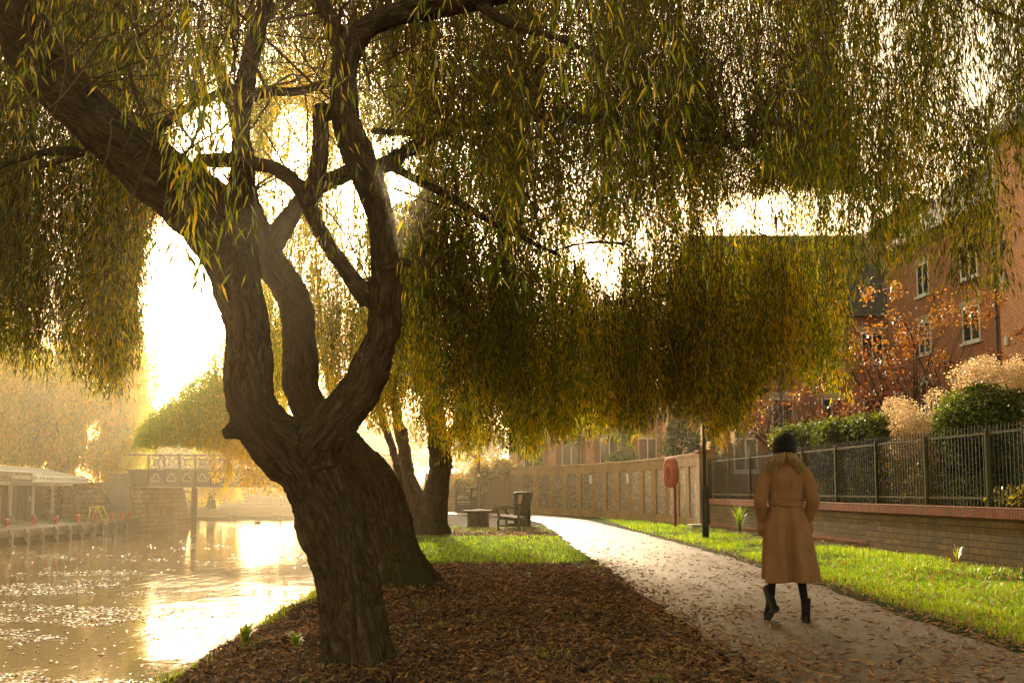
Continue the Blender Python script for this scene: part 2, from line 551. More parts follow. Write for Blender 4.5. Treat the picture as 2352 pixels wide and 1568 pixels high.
def arch_branches(n, starts, reach, rise, drop, r0, r1):
    """thin arching boughs leaving given start points; returns list of (pts, rad)"""
    out = []
    for _ in range(n):
        s = starts[rng.integers(len(starts))]
        az = rng.random() * 6.28; L = rng.uniform(*reach); up = rng.uniform(*rise); dn = rng.uniform(*drop)
        pts = []
        for k in range(9):
            t = k / 8
            w = .08 * L * np.sin(t * 7 + az * 3)
            pts.append((s[0] + math.cos(az) * L * t - math.sin(az) * w, s[1] + math.sin(az) * L * t + math.cos(az) * w,
                        s[2] + up * math.sin(t * math.pi * .75) * 1.2 - dn * t ** 2.2))
        ra = rng.uniform(r0, r1)
        out.append((pts, [ra * (1 - .8 * k / 8) for k in range(9)]))
    return out

def interp_prof(prof, u):
    p = np.array(prof, float)
    return np.interp(u, p[:, 0], p[:, 1])
# ------------------------------------------------------------------ willows
WILLOW = [(0.0, (.035, .02, .006)), (.2, (.05, .045, .008)), (.42, (.055, .085, .012)), (.62, (.105, .12, .014)), (.8, (.23, .20, .018)), (1.0, (.37, .25, .03))]
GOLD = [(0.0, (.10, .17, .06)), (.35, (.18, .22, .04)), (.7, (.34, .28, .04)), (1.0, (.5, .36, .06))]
M_leaf = leaf_mat('willow_leaf', WILLOW, trans=.66, tboost=5.2, gloss=.03, rough=.38, ttint=(.95, .92, .14))
M_leaf_gold = leaf_mat('willow_leaf_gold', GOLD, trans=.6, tboost=3.0, gloss=.03, ttint=(.96, .95, .25))
M_twig = surf_mat('willow_twig', (.10, .055, .025), (.16, .09, .035), .8, 4, .2, .003)
M_bark = bark_mat('willow_bark', (.060, .038, .021), (.125, .082, .048), moss_amt=.6)
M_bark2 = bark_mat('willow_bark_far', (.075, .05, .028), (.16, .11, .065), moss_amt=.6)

def region(LV, n, u0, u1, d0, d1, prof, vtop=-250, L=(1.2, 2.8), edge=.35, jit=18, holes=(), cl=9, clump=.10, wave=18, gap=0.0, **kw):
    nc = max(1, n // cl)
    u = rng.uniform(u0, u1, nc)
    d = rng.uniform(d0, d1, nc)
    if gap:
        k = vnoise(np.stack([u * .012, d * .35, 0 * u + 5.5], -1)) + .5 * vnoise(np.stack([u * .045, d * .9, 0 * u + 1.5], -1)) > gap - 1.1
        u, d = u[k], d[k]; nc = len(u)
    pb = interp_prof(prof, u) - wave * (.5 + .9 * vnoise(np.stack([u * .028, d * .3, 0 * u + 3.3], -1)) + .5 * vnoise(np.stack([u * .09, d * .5, 0 * u + 9.3], -1)))
    e = rng.random(nc) < edge
    v = np.where(e, pb - np.abs(rng.normal(0, jit, nc)), vtop + (pb - vtop) * rng.random(nc) ** .9)
    B = Pn(u, v, d)
    J = rng.normal(0, 1, (nc * cl, 3)) * [clump, clump, clump * 2.8]; J[:, 2] = np.abs(J[:, 2])
    B = np.repeat(B, cl, 0) + J
    ct = rng.normal(0, .15, nc)
    Lr = np.repeat(rng.uniform(L[0], L[1], nc), cl) * rng.uniform(.6, 1.1, nc * cl)
    uu = 1176 + F * B[:, 0] / B[:, 1]
    dd = B[:, 1]
    ok = np.ones(len(B), bool)
    for (cu, cv, ru, rv, pr) in holes:
        vb = 1125 - (B[:, 2] - CAM_Z) / dd * F
        x = (uu - cu) / ru
        inside = np.abs(x) < 1
        half = rv * np.sqrt(np.clip(1 - x * x, 0, 1))
        top = cv - half; bot = cv + half
        vt = vb - Lr * F / dd
        hit = inside & (vb > top) & (vt < bot) & (rng.random(len(B)) < pr)
        # strands that start above the gap end above it
        up = hit & (vt < top - 40)
        newv = top - rng.random(len(B)) * 25
        dl = (vb - newv) / F * dd
        B[up, 2] += dl[up]; Lr[up] -= dl[up]
        dn = hit & ~up & (vb > bot + 40)
        Lr[dn] = ((vb - bot) / F * dd)[dn]
        ok &= ~(hit & ~up & ~dn)
    ok &= Lr > .25
    B, Lr = B[ok], Lr[ok]
    kw = dict(kw); kw['tint'] = kw.get('tint', .4) + np.repeat(ct, cl)[ok]
    A = B.copy(); A[:, 2] += Lr
    LV.strands(A, Lr, **kw)

SKYHOLE = [(405, 690, 100, 250, .95), (440, 780, 80, 220, 1.0)]
HOLES_MID = [(1340, 562, 40, 34, .7), (1392, 585, 44, 52, .74), (1408, 640, 22, 36, .75), (1880, 480, 190, 60, .8), (665, 300, 60, 65, .5), (925, 420, 40, 30, .85), (640, 440, 50, 45, .3), (905, 330, 60, 40, .6)]

# --- the main leaning willow ------------------------------------------------
main = empty('willow_tree', (float(P(825, 1500, 7.4)[0]), 7.4, 0),
             label='large leaning willow with forked bark trunk nearest the camera on the leaf-covered bank', category='tree')
D = 7.4
mlimbs = [
    [(850, 1660, 7.3, 215), (835, 1560, 7.35, 182), (822, 1480, 7.4, 158), (808, 1400, 7.45, 152), (790, 1300, 7.5, 148), (762, 1200, 7.55, 155), (722, 1105, 7.6, 172), (676, 1045, 7.6, 178), (625, 1000, 7.6, 150), (586, 950, 7.6, 132), (573, 890, 7.6, 118), (572, 820, 7.6, 110), (567, 740, 7.55, 106), (550, 680, 7.5, 108), (532, 612, 7.4, 128), (500, 540, 7.3, 150), (445, 470, 7.2, 156), (362, 398, 7.1, 152), (278, 335, 6.95, 136), (200, 265, 6.8, 118), (115, 185, 6.6, 120), (65, 100, 6.45, 118), (30, 10, 6.3, 112), (0, -110, 6.1, 96), (-60, -260, 5.9, 70)],
    [(722, 1105, 7.6, 165), (718, 1040, 7.55, 140), (750, 990, 7.5, 112), (803, 925, 7.45, 108), (852, 850, 7.4, 104), (880, 770, 7.35, 84), (884, 690, 7.3, 78), (883, 600, 7.25, 72), (878, 520, 7.2, 70), (858, 440, 7.15, 74), (828, 370, 7.1, 76), (803, 300, 7.05, 76), (790, 220, 7.0, 76), (795, 140, 6.95, 72), (830, 75, 6.9, 64), (905, 35, 6.85, 56), (1000, 18, 6.8, 56), (1090, 5, 6.7, 50), (1190, -30, 6.6, 44), (1300, -90, 6.5, 30)],
    [(848, 695, 7.3, 52), (805, 635, 7.2, 46), (748, 555, 7.05, 43), (715, 485, 6.95, 42), (688, 428, 6.9, 38), (640, 392, 6.9, 33), (580, 375, 7.0, 33), (520, 368, 7.1, 33), (455, 370, 7.2, 34)],
    [(712, 470, 6.95, 42), (728, 400, 6.95, 42), (738, 320, 6.95, 40), (734, 240, 6.95, 38)],
    [(545, 600, 7.4, 100), (550, 520, 7.4, 78), (553, 430, 7.4, 60), (554, 340, 7.45, 52), (558, 250, 7.5, 50), (572, 150, 7.55, 44), (600, 40, 7.6, 38), (640, -90, 7.7, 28)],
    [(795, 150, 6.95, 50), (765, 60, 6.9, 42), (720, -40, 6.8, 30)],
    [(557, 235, 7.5, 30), (610, 212, 7.5, 26), (680, 210, 7.4, 24), (765, 190, 7.3, 24)],
    [(350, 300, 7.0, 30), (420, 255, 7.1, 26), (500, 215, 7.3, 22), (560, 195, 7.4, 18)],
    [(180, 345, 6.7, 26), (100, 350, 6.5, 22), (20, 375, 6.3, 18), (-80, 420, 6.1, 12)],
    [(190, 350, 6.8, 22), (140, 368, 7.1, 18), (60, 395, 7.5, 14), (-30, 450, 8.0, 8)],
    [(885, 620, 7.2, 34), (915, 605, 7.2, 26), (945, 606, 7.2, 22)],
    [(600, 985, 7.55, 90), (545, 985, 7.55, 60), (512, 1000, 7.55, 26)],
    [(1090, 5, 6.7, 30), (1180, 60, 6.5, 22), (1290, 90, 6.2, 18), (1400, 150, 5.9, 12)],
]
L3 = [px_limb(l) for l in mlimbs]
build_wood('trunk', L3, M_bark, main, voxel=.017, furrow=.03, root=(float(P(830, 1500, 7.4)[0]), 7.38, 0.0, .27))

LV = Leaves()
leafkw = dict(lpm=52, ll=.072, lw=.0056, twig=.0026, tint=.48, lean=.06, wig=.025)
P_LEFT = [(-300, 860), (-60, 870), (0, 880), (100, 892), (200, 915), (260, 935), (300, 900), (330, 880), (350, 600), (380, 500), (480, 430), (560, 300)]
region(LV, 3200, -340, 275, 7.7, 12, P_LEFT, gap=.7, cl=6, clump=.13, vtop=-200, L=(1.3, 2.6), jit=40, holes=SKYHOLE, **{**leafkw, 'tint': .42})
region(LV, 520, 220, 360, 7.5, 12, P_LEFT, vtop=300, L=(1.0, 2.2), jit=60, gap=.7, cl=5, holes=SKYHOLE, **{**leafkw, 'tint': .55})
P_TOP = [(60, 200), (160, 300), (300, 360), (420, 390), (500, 330), (560, 260), (640, 205), (760, 195), (860, 290), (930, 400), (1100, 560), (1300, 620), (1500, 560), (1700, 560), (1900, 640)]
region(LV, 7400, 60, 1950, 9.0, 15, P_TOP, cl=5, clump=.16, gap=.42, vtop=-330, L=(.9, 2.3), jit=60, edge=.25, holes=SKYHOLE + HOLES_MID, **{**leafkw, 'tint': .42, 'll': .062, 'lw': .0058})
# bare brown withes between the leafy ones
bare = dict(lpm=7, ll=.06, lw=.005, twig=.0048, tint=.1, lean=.1, wig=.05)
region(LV, 2800, -100, 1950, 7.5, 13, P_TOP, vtop=-330, L=(.9, 2.4), jit=60, edge=.1, clump=.2, holes=SKYHOLE + HOLES_MID, **bare)
region(LV, 500, -340, 300, 7.5, 12, P_LEFT, vtop=-200, L=(1.3, 2.6), jit=40, clump=.2, holes=SKYHOLE, **bare)
# near hanging sprays in front of the trunk
for (u, vb, d, n, Ls) in [q_ for k_, q_ in enumerate([(470, 590, 4.6, 9, 1.4), (500, 520, 4.9, 7, 1.2), (440, 430, 4.8, 5, 1.0), (455, 330, 4.4, 6, 1.0), (875, 190, 4.3, 8, .8), (1005, 200, 4.6, 6, .7), (1155, 600, 5.0, 5, 1.4), (690, 640, 6.2, 4, 1.5), (730, 560, 6.3, 4, 1.2), (600, 330, 5.5, 6, 1.0), (1230, 330, 5.2, 8, 1.0), (780, 300, 5.6, 4, 1.0), (940, 540, 5.8, 5, 1.2), (1075, 330, 5.2, 6, 1.0), (1320, 280, 4.8, 8, 1.1), (1400, 420, 5.0, 7, 1.3), (1620, 520, 5.2, 7, 1.4), (1550, 260, 4.6, 7, 1.0), (1800, 380, 5.0, 7, 1.1), (230, 210, 5.6, 5, .9), (60, 330, 5.8, 7, 1.3), (310, 140, 5.2, 6, .8)]) if k_ < 4 or k_ % 3 != 1]:
    c = np.array(P(u, vb, d)); B = np.repeat(c[None], n, 0) + rng.normal(0, 1, (n, 3)) * [.05, .12, .22]
    Lr = Ls * rng.uniform(.6, 1.1, n); B[:, 2] += Lr
    LV.strands(B, Lr, lpm=30, ll=.088, lw=.0062, twig=.0022, tint=.62, tvar=.2, lean=.06, wig=.05)
starts = [np.array(P(u, v, d)) for u, v, d in [(30, 10, 6.3), (200, 265, 6.8), (115, 185, 6.6), (558, 200, 7.5), (600, 40, 7.6), (790, 200, 7.0), (830, 75, 6.9), (1000, 18, 6.8), (1190, -30, 6.6), (365, 400, 7.1), (640, -90, 7.7)]]
for pts, rad in arch_branches(150, starts, (1.0, 3.6), (.1, .9), (.3, 1.8), .007, .018):
    mbp = np.array(pts)[None]; LV.ribbon(mbp, np.array([rad[0]]))
LV.build(M_leaf, M_twig, main, 'crown', 'twigs')

# --- second willow: leans behind the first, its bough crosses the picture -----
sec = empty('willow_tree', (float(P(935, 1330, 13.6)[0]), 13.6, 0),
            label='second willow leaning left behind the nearest trunk, with a long bough over the path', category='tree')
slimbs = [
    [(960, 1430, 13.3, 190), (946, 1360, 13.4, 142), (930, 1300, 13.6, 112), (912, 1250, 13.7, 104), (896, 1200, 13.8, 102), (878, 1150, 13.8, 102), (855, 1100, 13.8, 102), (815, 1050, 13.7, 98), (768, 1000, 13.6, 94), (722, 950, 13.5, 92), (692, 890, 13.4, 90), (688, 820, 13.3, 86), (688, 750, 13.2, 84), (676, 690, 13.1, 86), (645, 635, 13.0, 88), (612, 590, 12.9, 84), (590, 530, 12.9, 70), (570, 450, 13, 60), (560, 350, 13.1, 50), (530, 230, 13.2, 40), (480, 100, 13.3, 30)],
    [(618, 575, 12.9, 62), (650, 520, 12.8, 56), (692, 462, 12.7, 48), (740, 425, 12.6, 44), (800, 398, 12.4, 44), (870, 385, 12.2, 42), (940, 345, 12.0, 40), (1010, 305, 11.8, 38), (1100, 280, 11.6, 36), (1200, 268, 11.4, 34), (1320, 270, 11.2, 32), (1420, 280, 11.1, 30), (1520, 305, 11.0, 26), (1620, 320, 10.9, 22), (1720, 335, 10.8, 17), (1820, 360, 10.8, 13), (1900, 400, 10.8, 9)],
    [(850, 300, 12.4, 22), (920, 305, 12.4, 22), (1000, 308, 12.3, 20), (1080, 325, 12.2, 16), (1160, 360, 12, 12)],
    [(905, 385, 12.2, 30), (960, 415, 12.3, 26), (1040, 455, 12.4, 25), (1110, 500, 12.5, 22), (1190, 540, 12.6, 18), (1290, 590, 12.7, 12)],
    [(900, 430, 12.4, 14), (980, 462, 12.5, 12), (1040, 485, 12.6, 10), (1110, 560, 12.6, 7)],
    [(1265, 578, 12.6, 9), (1320, 562, 12.6, 11), (1380, 556, 12.6, 12), (1450, 562, 12.7, 10)],
    [(1520, 305, 11.0, 16), (1580, 350, 11.2, 12), (1640, 350, 11.3, 8), (1700, 345, 11.4, 5)],
    [(1500, 318, 11.0, 12), (1560, 345, 11.0, 9), (1575, 450, 11.0, 8), (1590, 560, 11.0, 6)],
    [(1720, 400, 11, 6), (1790, 380, 11, 7), (1870, 410, 11, 7), (1960, 450, 11, 6), (2050, 470, 11, 4)],
    [(1050, 285, 11.8, 20), (1080, 230, 11.9, 14), (1140, 205, 12, 10), (1250, 190, 12, 7)],
    [(945, 345, 12.0, 20), (1000, 250, 12.0, 16), (1075, 190, 12.0, 12), (1180, 120, 12, 8)],
]
L3 = [px_limb(l) for l in slimbs]
build_wood('trunk', L3, M_bark, sec, voxel=.035, furrow=.03, step=.12, root=(float(P(935, 1335, 13.6)[0]), 13.6, 0.0, .34))
LV = Leaves()
P_MID = [(900, 830), (930, 900), (1000, 960), (1100, 985), (1250, 980), (1350, 960), (1450, 1015), (1550, 975), (1620, 1005), (1700, 1012), (1730, 920), (1760, 905), (1830, 880), (1890, 950), (1925, 930), (1940, 760), (2000, 700)]
mk = dict(lpm=46, ll=.088, lw=.0075, twig=.0036, tint=.45, lean=.06, wig=.025)
region(LV, 400, 1480, 1880, 18, 24, [(a, b - 30) for a, b in P_MID], vtop=350, L=(1.3, 3.0), jit=35, edge=.3, holes=HOLES_MID, **{**mk, 'tint': .5, 'll': .1, 'lw': .009})
region(LV, 900, 1560, 1960, 12.5, 16, P_MID, vtop=-60, L=(1.3, 3.0), jit=35, edge=.3, holes=HOLES_MID, **{**mk, 'tint': .55})
region(LV, 3300, 900, 1580, 12.5, 19, P_MID, gap=.62, cl=6, clump=.15, vtop=-60, L=(1.3, 3.0), jit=35, edge=.3, holes=HOLES_MID, **{**mk, 'tint': .36})
region(LV, 1500, 900, 1950, 12.5, 20, P_MID, vtop=-60, L=(1.0, 2.6), jit=40, edge=.1, clump=.22, holes=HOLES_MID, **{**bare, 'twig': .0055})
region(LV, 700, 1400, 1940, 12.5, 15, P_MID, vtop=500, L=(1.0, 2.4), jit=60, edge=.7, holes=HOLES_MID, **{**mk, 'tint': .62})
region(LV, 190, 1850, 2200, 8.5, 12, [(1850, 620), (1950, 640), (2100, 660), (2250, 560), (2320, 420)], vtop=-200, L=(1.2, 2.6), jit=80, edge=.4, holes=HOLES_MID, **{**leafkw, 'tint': .46})
starts = [np.array(P(u, v, d)) for u, v, d in [(1010, 305, 11.8), (1200, 268, 11.4), (1420, 280, 11.1), (1520, 305, 11), (1620, 320, 10.9), (1720, 335, 10.8), (1040, 455, 12.4), (1190, 540, 12.6), (1140, 205, 12), (570, 450, 13)]]
for pts, rad in arch_branches(150, starts, (1.0, 4.2), (.1, .9), (.6, 2.8), .010, .026):
    LV.ribbon(np.array(pts)[None], np.array([rad[0]]))
region(LV, 700, 840, 1320, 13.5, 19, [(840, 600), (880, 800), (930, 930), (1100, 960), (1320, 950)], vtop=380, L=(1.2, 2.8), jit=60, edge=.3, holes=HOLES_MID, **{**mk, 'tint': .42})
region(LV, 420, 900, 1950, 12.3, 14, [(a, b + 18) for a, b in P_MID], vtop=700, L=(.7, 1.5), jit=38, edge=1.0, clump=.06, wave=40, **{**mk, 'tint': .74, 'lpm': 60})
LV.build(M_leaf, M_twig, sec, 'crown', 'twigs')

# --- willow standing out of frame to the right, its sprays hang in on the right --
rt = empty('willow_tree', (8.2, 9.5, 0), label='willow at the right edge whose loose leafy sprays hang in front of the brick building', category='tree')
RL = [([(5.9, 3.6, 0), (5.6, 3.9, 1.5), (5.2, 4.4, 3.2), (4.9, 5.0, 4.8), (4.4, 5.8, 5.9), (4.0, 6.6, 6.6), (3.4, 7.4, 7.0)], [.3, .24, .2, .16, .12, .09, .05]),
      px_limb([(2560, 60, 7.0, 26), (2420, 80, 7.0, 20), (2340, 52, 7.2, 17), (2290, 30, 7.4, 15), (2240, 10, 7.6, 13), (2200, -40, 7.8, 10)]),
      px_limb([(2420, 80, 7.0, 15), (2370, 20, 7.0, 11), (2310, -20, 7.1, 8)])]
RL.append(([(4.4, 5.8, 5.9), tuple(P(2620, 20, 6.6)), tuple(P(2560, 60, 7.0))], [.1, .06, .04]))
rt.location = (5.9, 3.6, 0)
build_wood('trunk', RL, M_bark, rt, voxel=.025, furrow=.015)
LV = Leaves()
P_R = [(1880, 640), (1960, 690), (2060, 690), (2150, 700), (2220, 735), (2270, 720), (2295, 560), (2320, 470), (2360, 380)]
region(LV, 430, 1900, 2330, 6.4, 8.8, P_R, vtop=0, L=(1.2, 2.8), jit=40, edge=.45, holes=[(1880, 480, 150, 50, .5), (2270, 90, 55, 130, .9)], **{**leafkw, 'tint': .5, 'ta': 0} if False else {**leafkw, 'tint': .5})
region(LV, 200, 2190, 2420, 5.8, 7.5, [(2190, 300), (2290, 420), (2420, 640)], vtop=0, L=(.6, 1.6), jit=60, cl=3, **{**leafkw, 'tint': .35, 'lpm': 18})
LV.build(M_leaf, M_twig, rt, 'crown', 'twigs')

# --- third willow cluster by the bench --------------------------------------------
third = empty('willow_tree', (float(P(1000, 1225, 28)[0]), 28, 0), label='third willow with several stems rising together beside the wooden bench', category='tree')
tl = [
    [(980, 1265, 27.8, 110), (985, 1235, 27.8, 92), (992, 1190, 28, 74), (1000, 1140, 28, 66), (1008, 1090, 28, 60), (1010, 1040, 28, 56), (1000, 960, 28, 50), (990, 850, 28, 40), (985, 720, 28, 30)],
    [(980, 1205, 28, 60), (965, 1160, 28.2, 46), (945, 1110, 28.5, 40), (932, 1060, 28.6, 36), (922, 1000, 28.8, 32), (900, 900, 29, 26)],
    [(965, 1215, 28.4, 60), (940, 1185, 28.8, 36), (928, 1150, 29, 28), (918, 1105, 29.2, 25), (905, 1040, 29.4, 22), (870, 940, 29.6, 18)],
    [(1010, 1040, 28, 30), (1060, 960, 27, 26), (1130, 880, 26, 22), (1230, 820, 25, 18), (1350, 780, 24, 12)],
    [(1000, 950, 28, 28), (960, 850, 28, 24), (880, 760, 28, 20), (760, 700, 28, 14)],
]
L3 = [px_limb(l) for l in tl]
build_wood('trunk', L3, M_bark2, third, voxel=.06, furrow=.045, furf=.7, step=.2, root=(float(P(985, 1225, 28)[0]), 28, 0.0, .5))
LV = Leaves()
P_3 = [(830, 960), (870, 1010), (905, 1000), (960, 1035), (1000, 1050), (1050, 1078), (1150, 1075), (1250, 1058), (1340, 1015), (1400, 1020), (1450, 1040), (1500, 1000), (1560, 985), (1620, 1010), (1690, 1030)]
tk = dict(lpm=42, ll=.105, lw=.010, twig=.005, tint=.5, lean=.05, wig=.02)
region(LV, 1150, 840, 1420, 21, 30, P_3, vtop=560, L=(1.4, 3.6), jit=18, edge=.45, clump=.22, holes=HOLES_MID, **tk)
region(LV, 420, 840, 1460, 19, 22, P_3, vtop=800, L=(1.4, 3.0), jit=22, edge=.75, clump=.2, **{**tk, 'tint': .55})
P_7 = [(560, 640), (600, 900), (640, 960), (760, 960), (800, 940), (860, 960), (960, 980)]
region(LV, 2000, 575, 1000, 22, 32, P_7, vtop=330, L=(1.6, 3.6), jit=30, edge=.3, clump=.25, holes=HOLES_MID, **{**tk, 'tint': .68})
region(LV, 800, 560, 900, 24, 32, [(560, 420), (900, 420)], vtop=180, L=(1.6, 3.0), jit=30, edge=.3, clump=.25, holes=HOLES_MID, **{**tk, 'tint': .75})
region(LV, 260, 840, 1440, 18.5, 21, P_3, vtop=800, L=(.9, 1.8), jit=26, edge=1.0, clump=.09, wave=30, **{**tk, 'tint': .7, 'lpm': 55})
LV.build(M_leaf, M_twig, third, 'crown', 'twigs')

# --- willow leaning over the river ahead of the bridge ------------------------------
four = empty('willow_tree', (-7.6, 47, -.1), label='bushy green and yellow willow leaning over the river in front of the iron bridge', category='tree')
build_wood('trunk', [([(-7.6, 47, -.3), (-8.2, 47, 1.5), (-9.5, 46.5, 3.2), (-11.5, 46, 4.8), (-13.5, 45.5, 6)], [.5, .42, .36, .28, .16]),
                     ([(-8.2, 47, 1.5), (-8, 47.5, 4), (-8.8, 47, 7), (-9.2, 47, 10)], [.36, .28, .2, .1]),
                     ([(-11.5, 46, 4.8), (-13.5, 45, 4.6), (-15.6, 44.5, 3.9), (-16.8, 44, 3.3)], [.2, .14, .09, .04])], M_bark2, four, voxel=.09, furrow=.04, step=.3)
LV = Leaves()
n = 1500
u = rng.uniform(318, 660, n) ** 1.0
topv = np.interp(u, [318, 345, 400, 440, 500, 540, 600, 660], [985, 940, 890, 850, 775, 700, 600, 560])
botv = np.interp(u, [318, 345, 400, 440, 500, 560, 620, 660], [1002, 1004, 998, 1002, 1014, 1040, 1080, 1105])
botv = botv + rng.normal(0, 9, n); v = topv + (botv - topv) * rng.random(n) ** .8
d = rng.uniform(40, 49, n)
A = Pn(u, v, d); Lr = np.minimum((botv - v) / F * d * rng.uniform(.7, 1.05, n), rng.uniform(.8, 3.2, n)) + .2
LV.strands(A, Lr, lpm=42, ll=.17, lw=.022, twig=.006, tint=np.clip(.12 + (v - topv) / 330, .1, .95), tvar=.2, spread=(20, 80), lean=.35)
# a few trailing yellow strings
for uu_, vb_ in [(520, 1120), (560, 1105), (570, 1125), (590, 1115), (608, 1130), (640, 1120), (655, 1135), (500, 1098), (530, 1090)]:
    B = np.repeat(np.array(P(uu_, vb_, 43))[None], 6, 0) + rng.normal(0, .08, (6, 3)); Lq = rng.uniform(1.0, 2.0, 6); B[:, 2] += Lq
    LV.strands(B, Lq, lpm=40, ll=.15, lw=.02, twig=.006, tint=.9, spread=(20, 70))
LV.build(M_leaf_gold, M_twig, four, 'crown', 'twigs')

# --- far willow behind the mooring shelter ------------------------------------------
def far_willow(name, loc, label, regs, seed_limbs, mat, group=None, leafk=None, nh=0):
    t = empty(name, loc, label=label, category='tree')
    if group: t['group'] = group
    build_wood('trunk', seed_limbs, M_bark2, t, voxel=.14, furrow=.03, step=.4)
    L_ = Leaves()
    for rg in regs:
        region(L_, **rg)
    for pts, rad in arch_branches(nh, [np.array(s) for s in seed_limbs[0][0][-3:]], (2, 7), (.3, 2), (.5, 4), .05, .12):
        L_.ribbon(np.array(pts)[None], np.array([rad[0]]))
    L_.build(mat, M_twig, t, 'crown', 'twigs')
    return t
fk = dict(lpm=26, ll=.26, lw=.04, twig=.012, clump=.45)
far_willow('willow_tree', (-36, 80, -.4), 'golden willow curtain hanging behind the white mooring shelter at far left',
           [dict(n=2400, u0=-90, u1=322, d0=76, d1=88, prof=[(-100, 1090), (0, 1085), (180, 1108), (250, 1135), (300, 1138), (322, 1118)], vtop=900, L=(3, 7), edge=.35, jit=10, tint=.75, holes=[(215, 990, 22, 20, .9), (60, 1010, 18, 26, .7), (130, 985, 20, 18, .6)], **fk)],
           [([(-36, 80, -.5), (-36, 80, 3), (-35, 80, 6), (-34.5, 80, 9), (-33, 79, 12)], [.7, .55, .45, .3, .15]),
            ([(-35.5, 80, 5), (-38, 80, 8), (-41, 80, 10)], [.4, .28, .15])], M_leaf_gold, nh=14)
far_willow('willow_tree', (-30.5, 104, -.7), 'pale yellow willow with drooping strands seen under the bridge deck',
           [dict(n=330, u0=455, u1=545, d0=100, d1=110, prof=[(455, 1175), (500, 1172), (545, 1160)], vtop=1060, L=(2, 5), edge=.4, jit=12, tint=.8, **fk)],
           [([(-31.5, 105, -.7), (-31.6, 105, 3), (-31, 105, 7)], [.5, .4, .2])], M_leaf_gold)

# --- broad-leaved background trees ----------------------------------------------------
AUT = [(0.0, (.06, .035, .012)), (.4, (.13, .08, .02)), (.7, (.26, .15, .03)), (1.0, (.36, .2, .04))]
M_aut = leaf_mat('autumn_leaf', AUT, trans=.45, tboost=1.8, gloss=.04)
def round_tree(loc, h, cr, label, mat, n=9000, ll=.4, lw=.2, tint=.5, trunk_r=.3, group='hazy trees beyond the bridge', zc=.62, nlimb=5, name='tree', crown_name='crown', shell=.3):
    t = empty(name, loc, label=label, category='tree')
    if group: t['group'] = group
    x, y, z = loc
    limbs = [([(x, y, z - .2), (x + .1, y, z + h * .3), (x, y, z + h * .55), (x + .2, y, z + h * .85)], [trunk_r, trunk_r * .8, trunk_r * .5, trunk_r * .15])]
    for k in range(nlimb):
        a = k * 6.283 / nlimb + rng.random(); q = rng.uniform(.25, .5)
        limbs.append(([(x, y, z + h * q), (x + math.cos(a) * cr * .4, y + math.sin(a) * cr * .4, z + h * (q + .16)), (x + math.cos(a) * cr * .85, y + math.sin(a) * cr * .85, z + h * (q + .3))], [trunk_r * .45, trunk_r * .28, trunk_r * .08]))
    build_wood('trunk', limbs, M_bark2, t, voxel=max(.04, trunk_r * .3), furrow=trunk_r * .07, step=.3)
    L_ = Leaves()
    M = 46
    dd = rng.normal(size=(M, 3)); dd /= np.linalg.norm(dd, axis=1, keepdims=True)
    rr = rng.random(M) ** .4
    C = np.array([x, y, z + h * zc]) + dd * rr[:, None] * np.array([cr, cr, h * .36])
    rad = np.repeat(rng.uniform(.16, .34, M)[:, None] * cr, 3, 1)
    L_.cloud(C, rad, n, ll, lw, tint, .2, shell=shell)
    L_.build(mat, M_twig, t, crown_name)
    return t
bgt = [(-58, 118, 19, 8), (-47, 150, 15, 8), (-33, 158, 13, 7), (-20, 165, 15, 8), (-6, 160, 15, 8), (8, 150, 16, 8), (-72, 100, 18, 9), (-26, 182, 16, 9), (-48, 128, 9, 5), (-80, 60, 17, 8)]
desc = ['tall brown autumn tree behind the golden far willow', 'amber tree above the left end of the iron bridge parapet', 'low ochre tree above the middle of the bridge parapet',
        'brown tree behind the forked trunk of the nearest willow', 'tawny tree beyond the river behind the second willow', 'autumn tree far behind the chalkboard sign',
        'dark amber tree at the far left behind the shelter', 'distant hazy tree over the bridge parapet', 'small amber tree just left of the bridge parapet', 'tall autumn tree behind the left end of the shelter']
for k, (x, y, h, cr) in enumerate(bgt):
    round_tree((x, y, -.6), h, cr, desc[k], M_aut, n=7000, ll=.5, lw=.24, tint=rng.uniform(.35, .7))
# ------------------------------------------------------------------ ground, river, path
RIVER = np.array([(-3.45, -60), (-3.45, 5), (-3.6, 14), (-3.9, 20), (-5.0, 28), (-7.0, 40), (-11.0, 58), (-12.5, 69), (-13, 79), (-9, 92), (10, 104), (70, 110), (70, 142), (5, 137), (-18, 128), (-38, 112), (-35, 95), (-26.2, 80), (-25.6, 69), (-25.1, 48.9), (-24.5, 20), (-24, -60)], float)
WATER_Z = -1.55
def seg_dist(px, py, poly):
    d = np.full(px.shape, 1e9); ins = np.zeros(px.shape, bool)
    n = len(poly)
    for i in range(n):
        x0, y0 = poly[i]; x1, y1 = poly[(i + 1) % n]
        dx, dy = x1 - x0, y1 - y0
        t = np.clip(((px - x0) * dx + (py - y0) * dy) / (dx * dx + dy * dy + 1e-12), 0, 1)
        d = np.minimum(d, np.hypot(px - x0 - t * dx, py - y0 - t * dy))
        c = ((y0 > py) != (y1 > py)) & (px < (x1 - x0) * (py - y0) / (y1 - y0 + 1e-12) + x0)
        ins ^= c
    return d, ins
def river_sd(px, py):
    d, ins = seg_dist(px, py, RIVER)
    return np.where(ins, -d, d)
def shore_x(y):
    return np.interp(y, [-60, 5, 14, 20, 28, 40, 58, 69], [-3.45, -3.45, -3.6, -3.9, -5.0, -7.0, -11.0, -12.5])
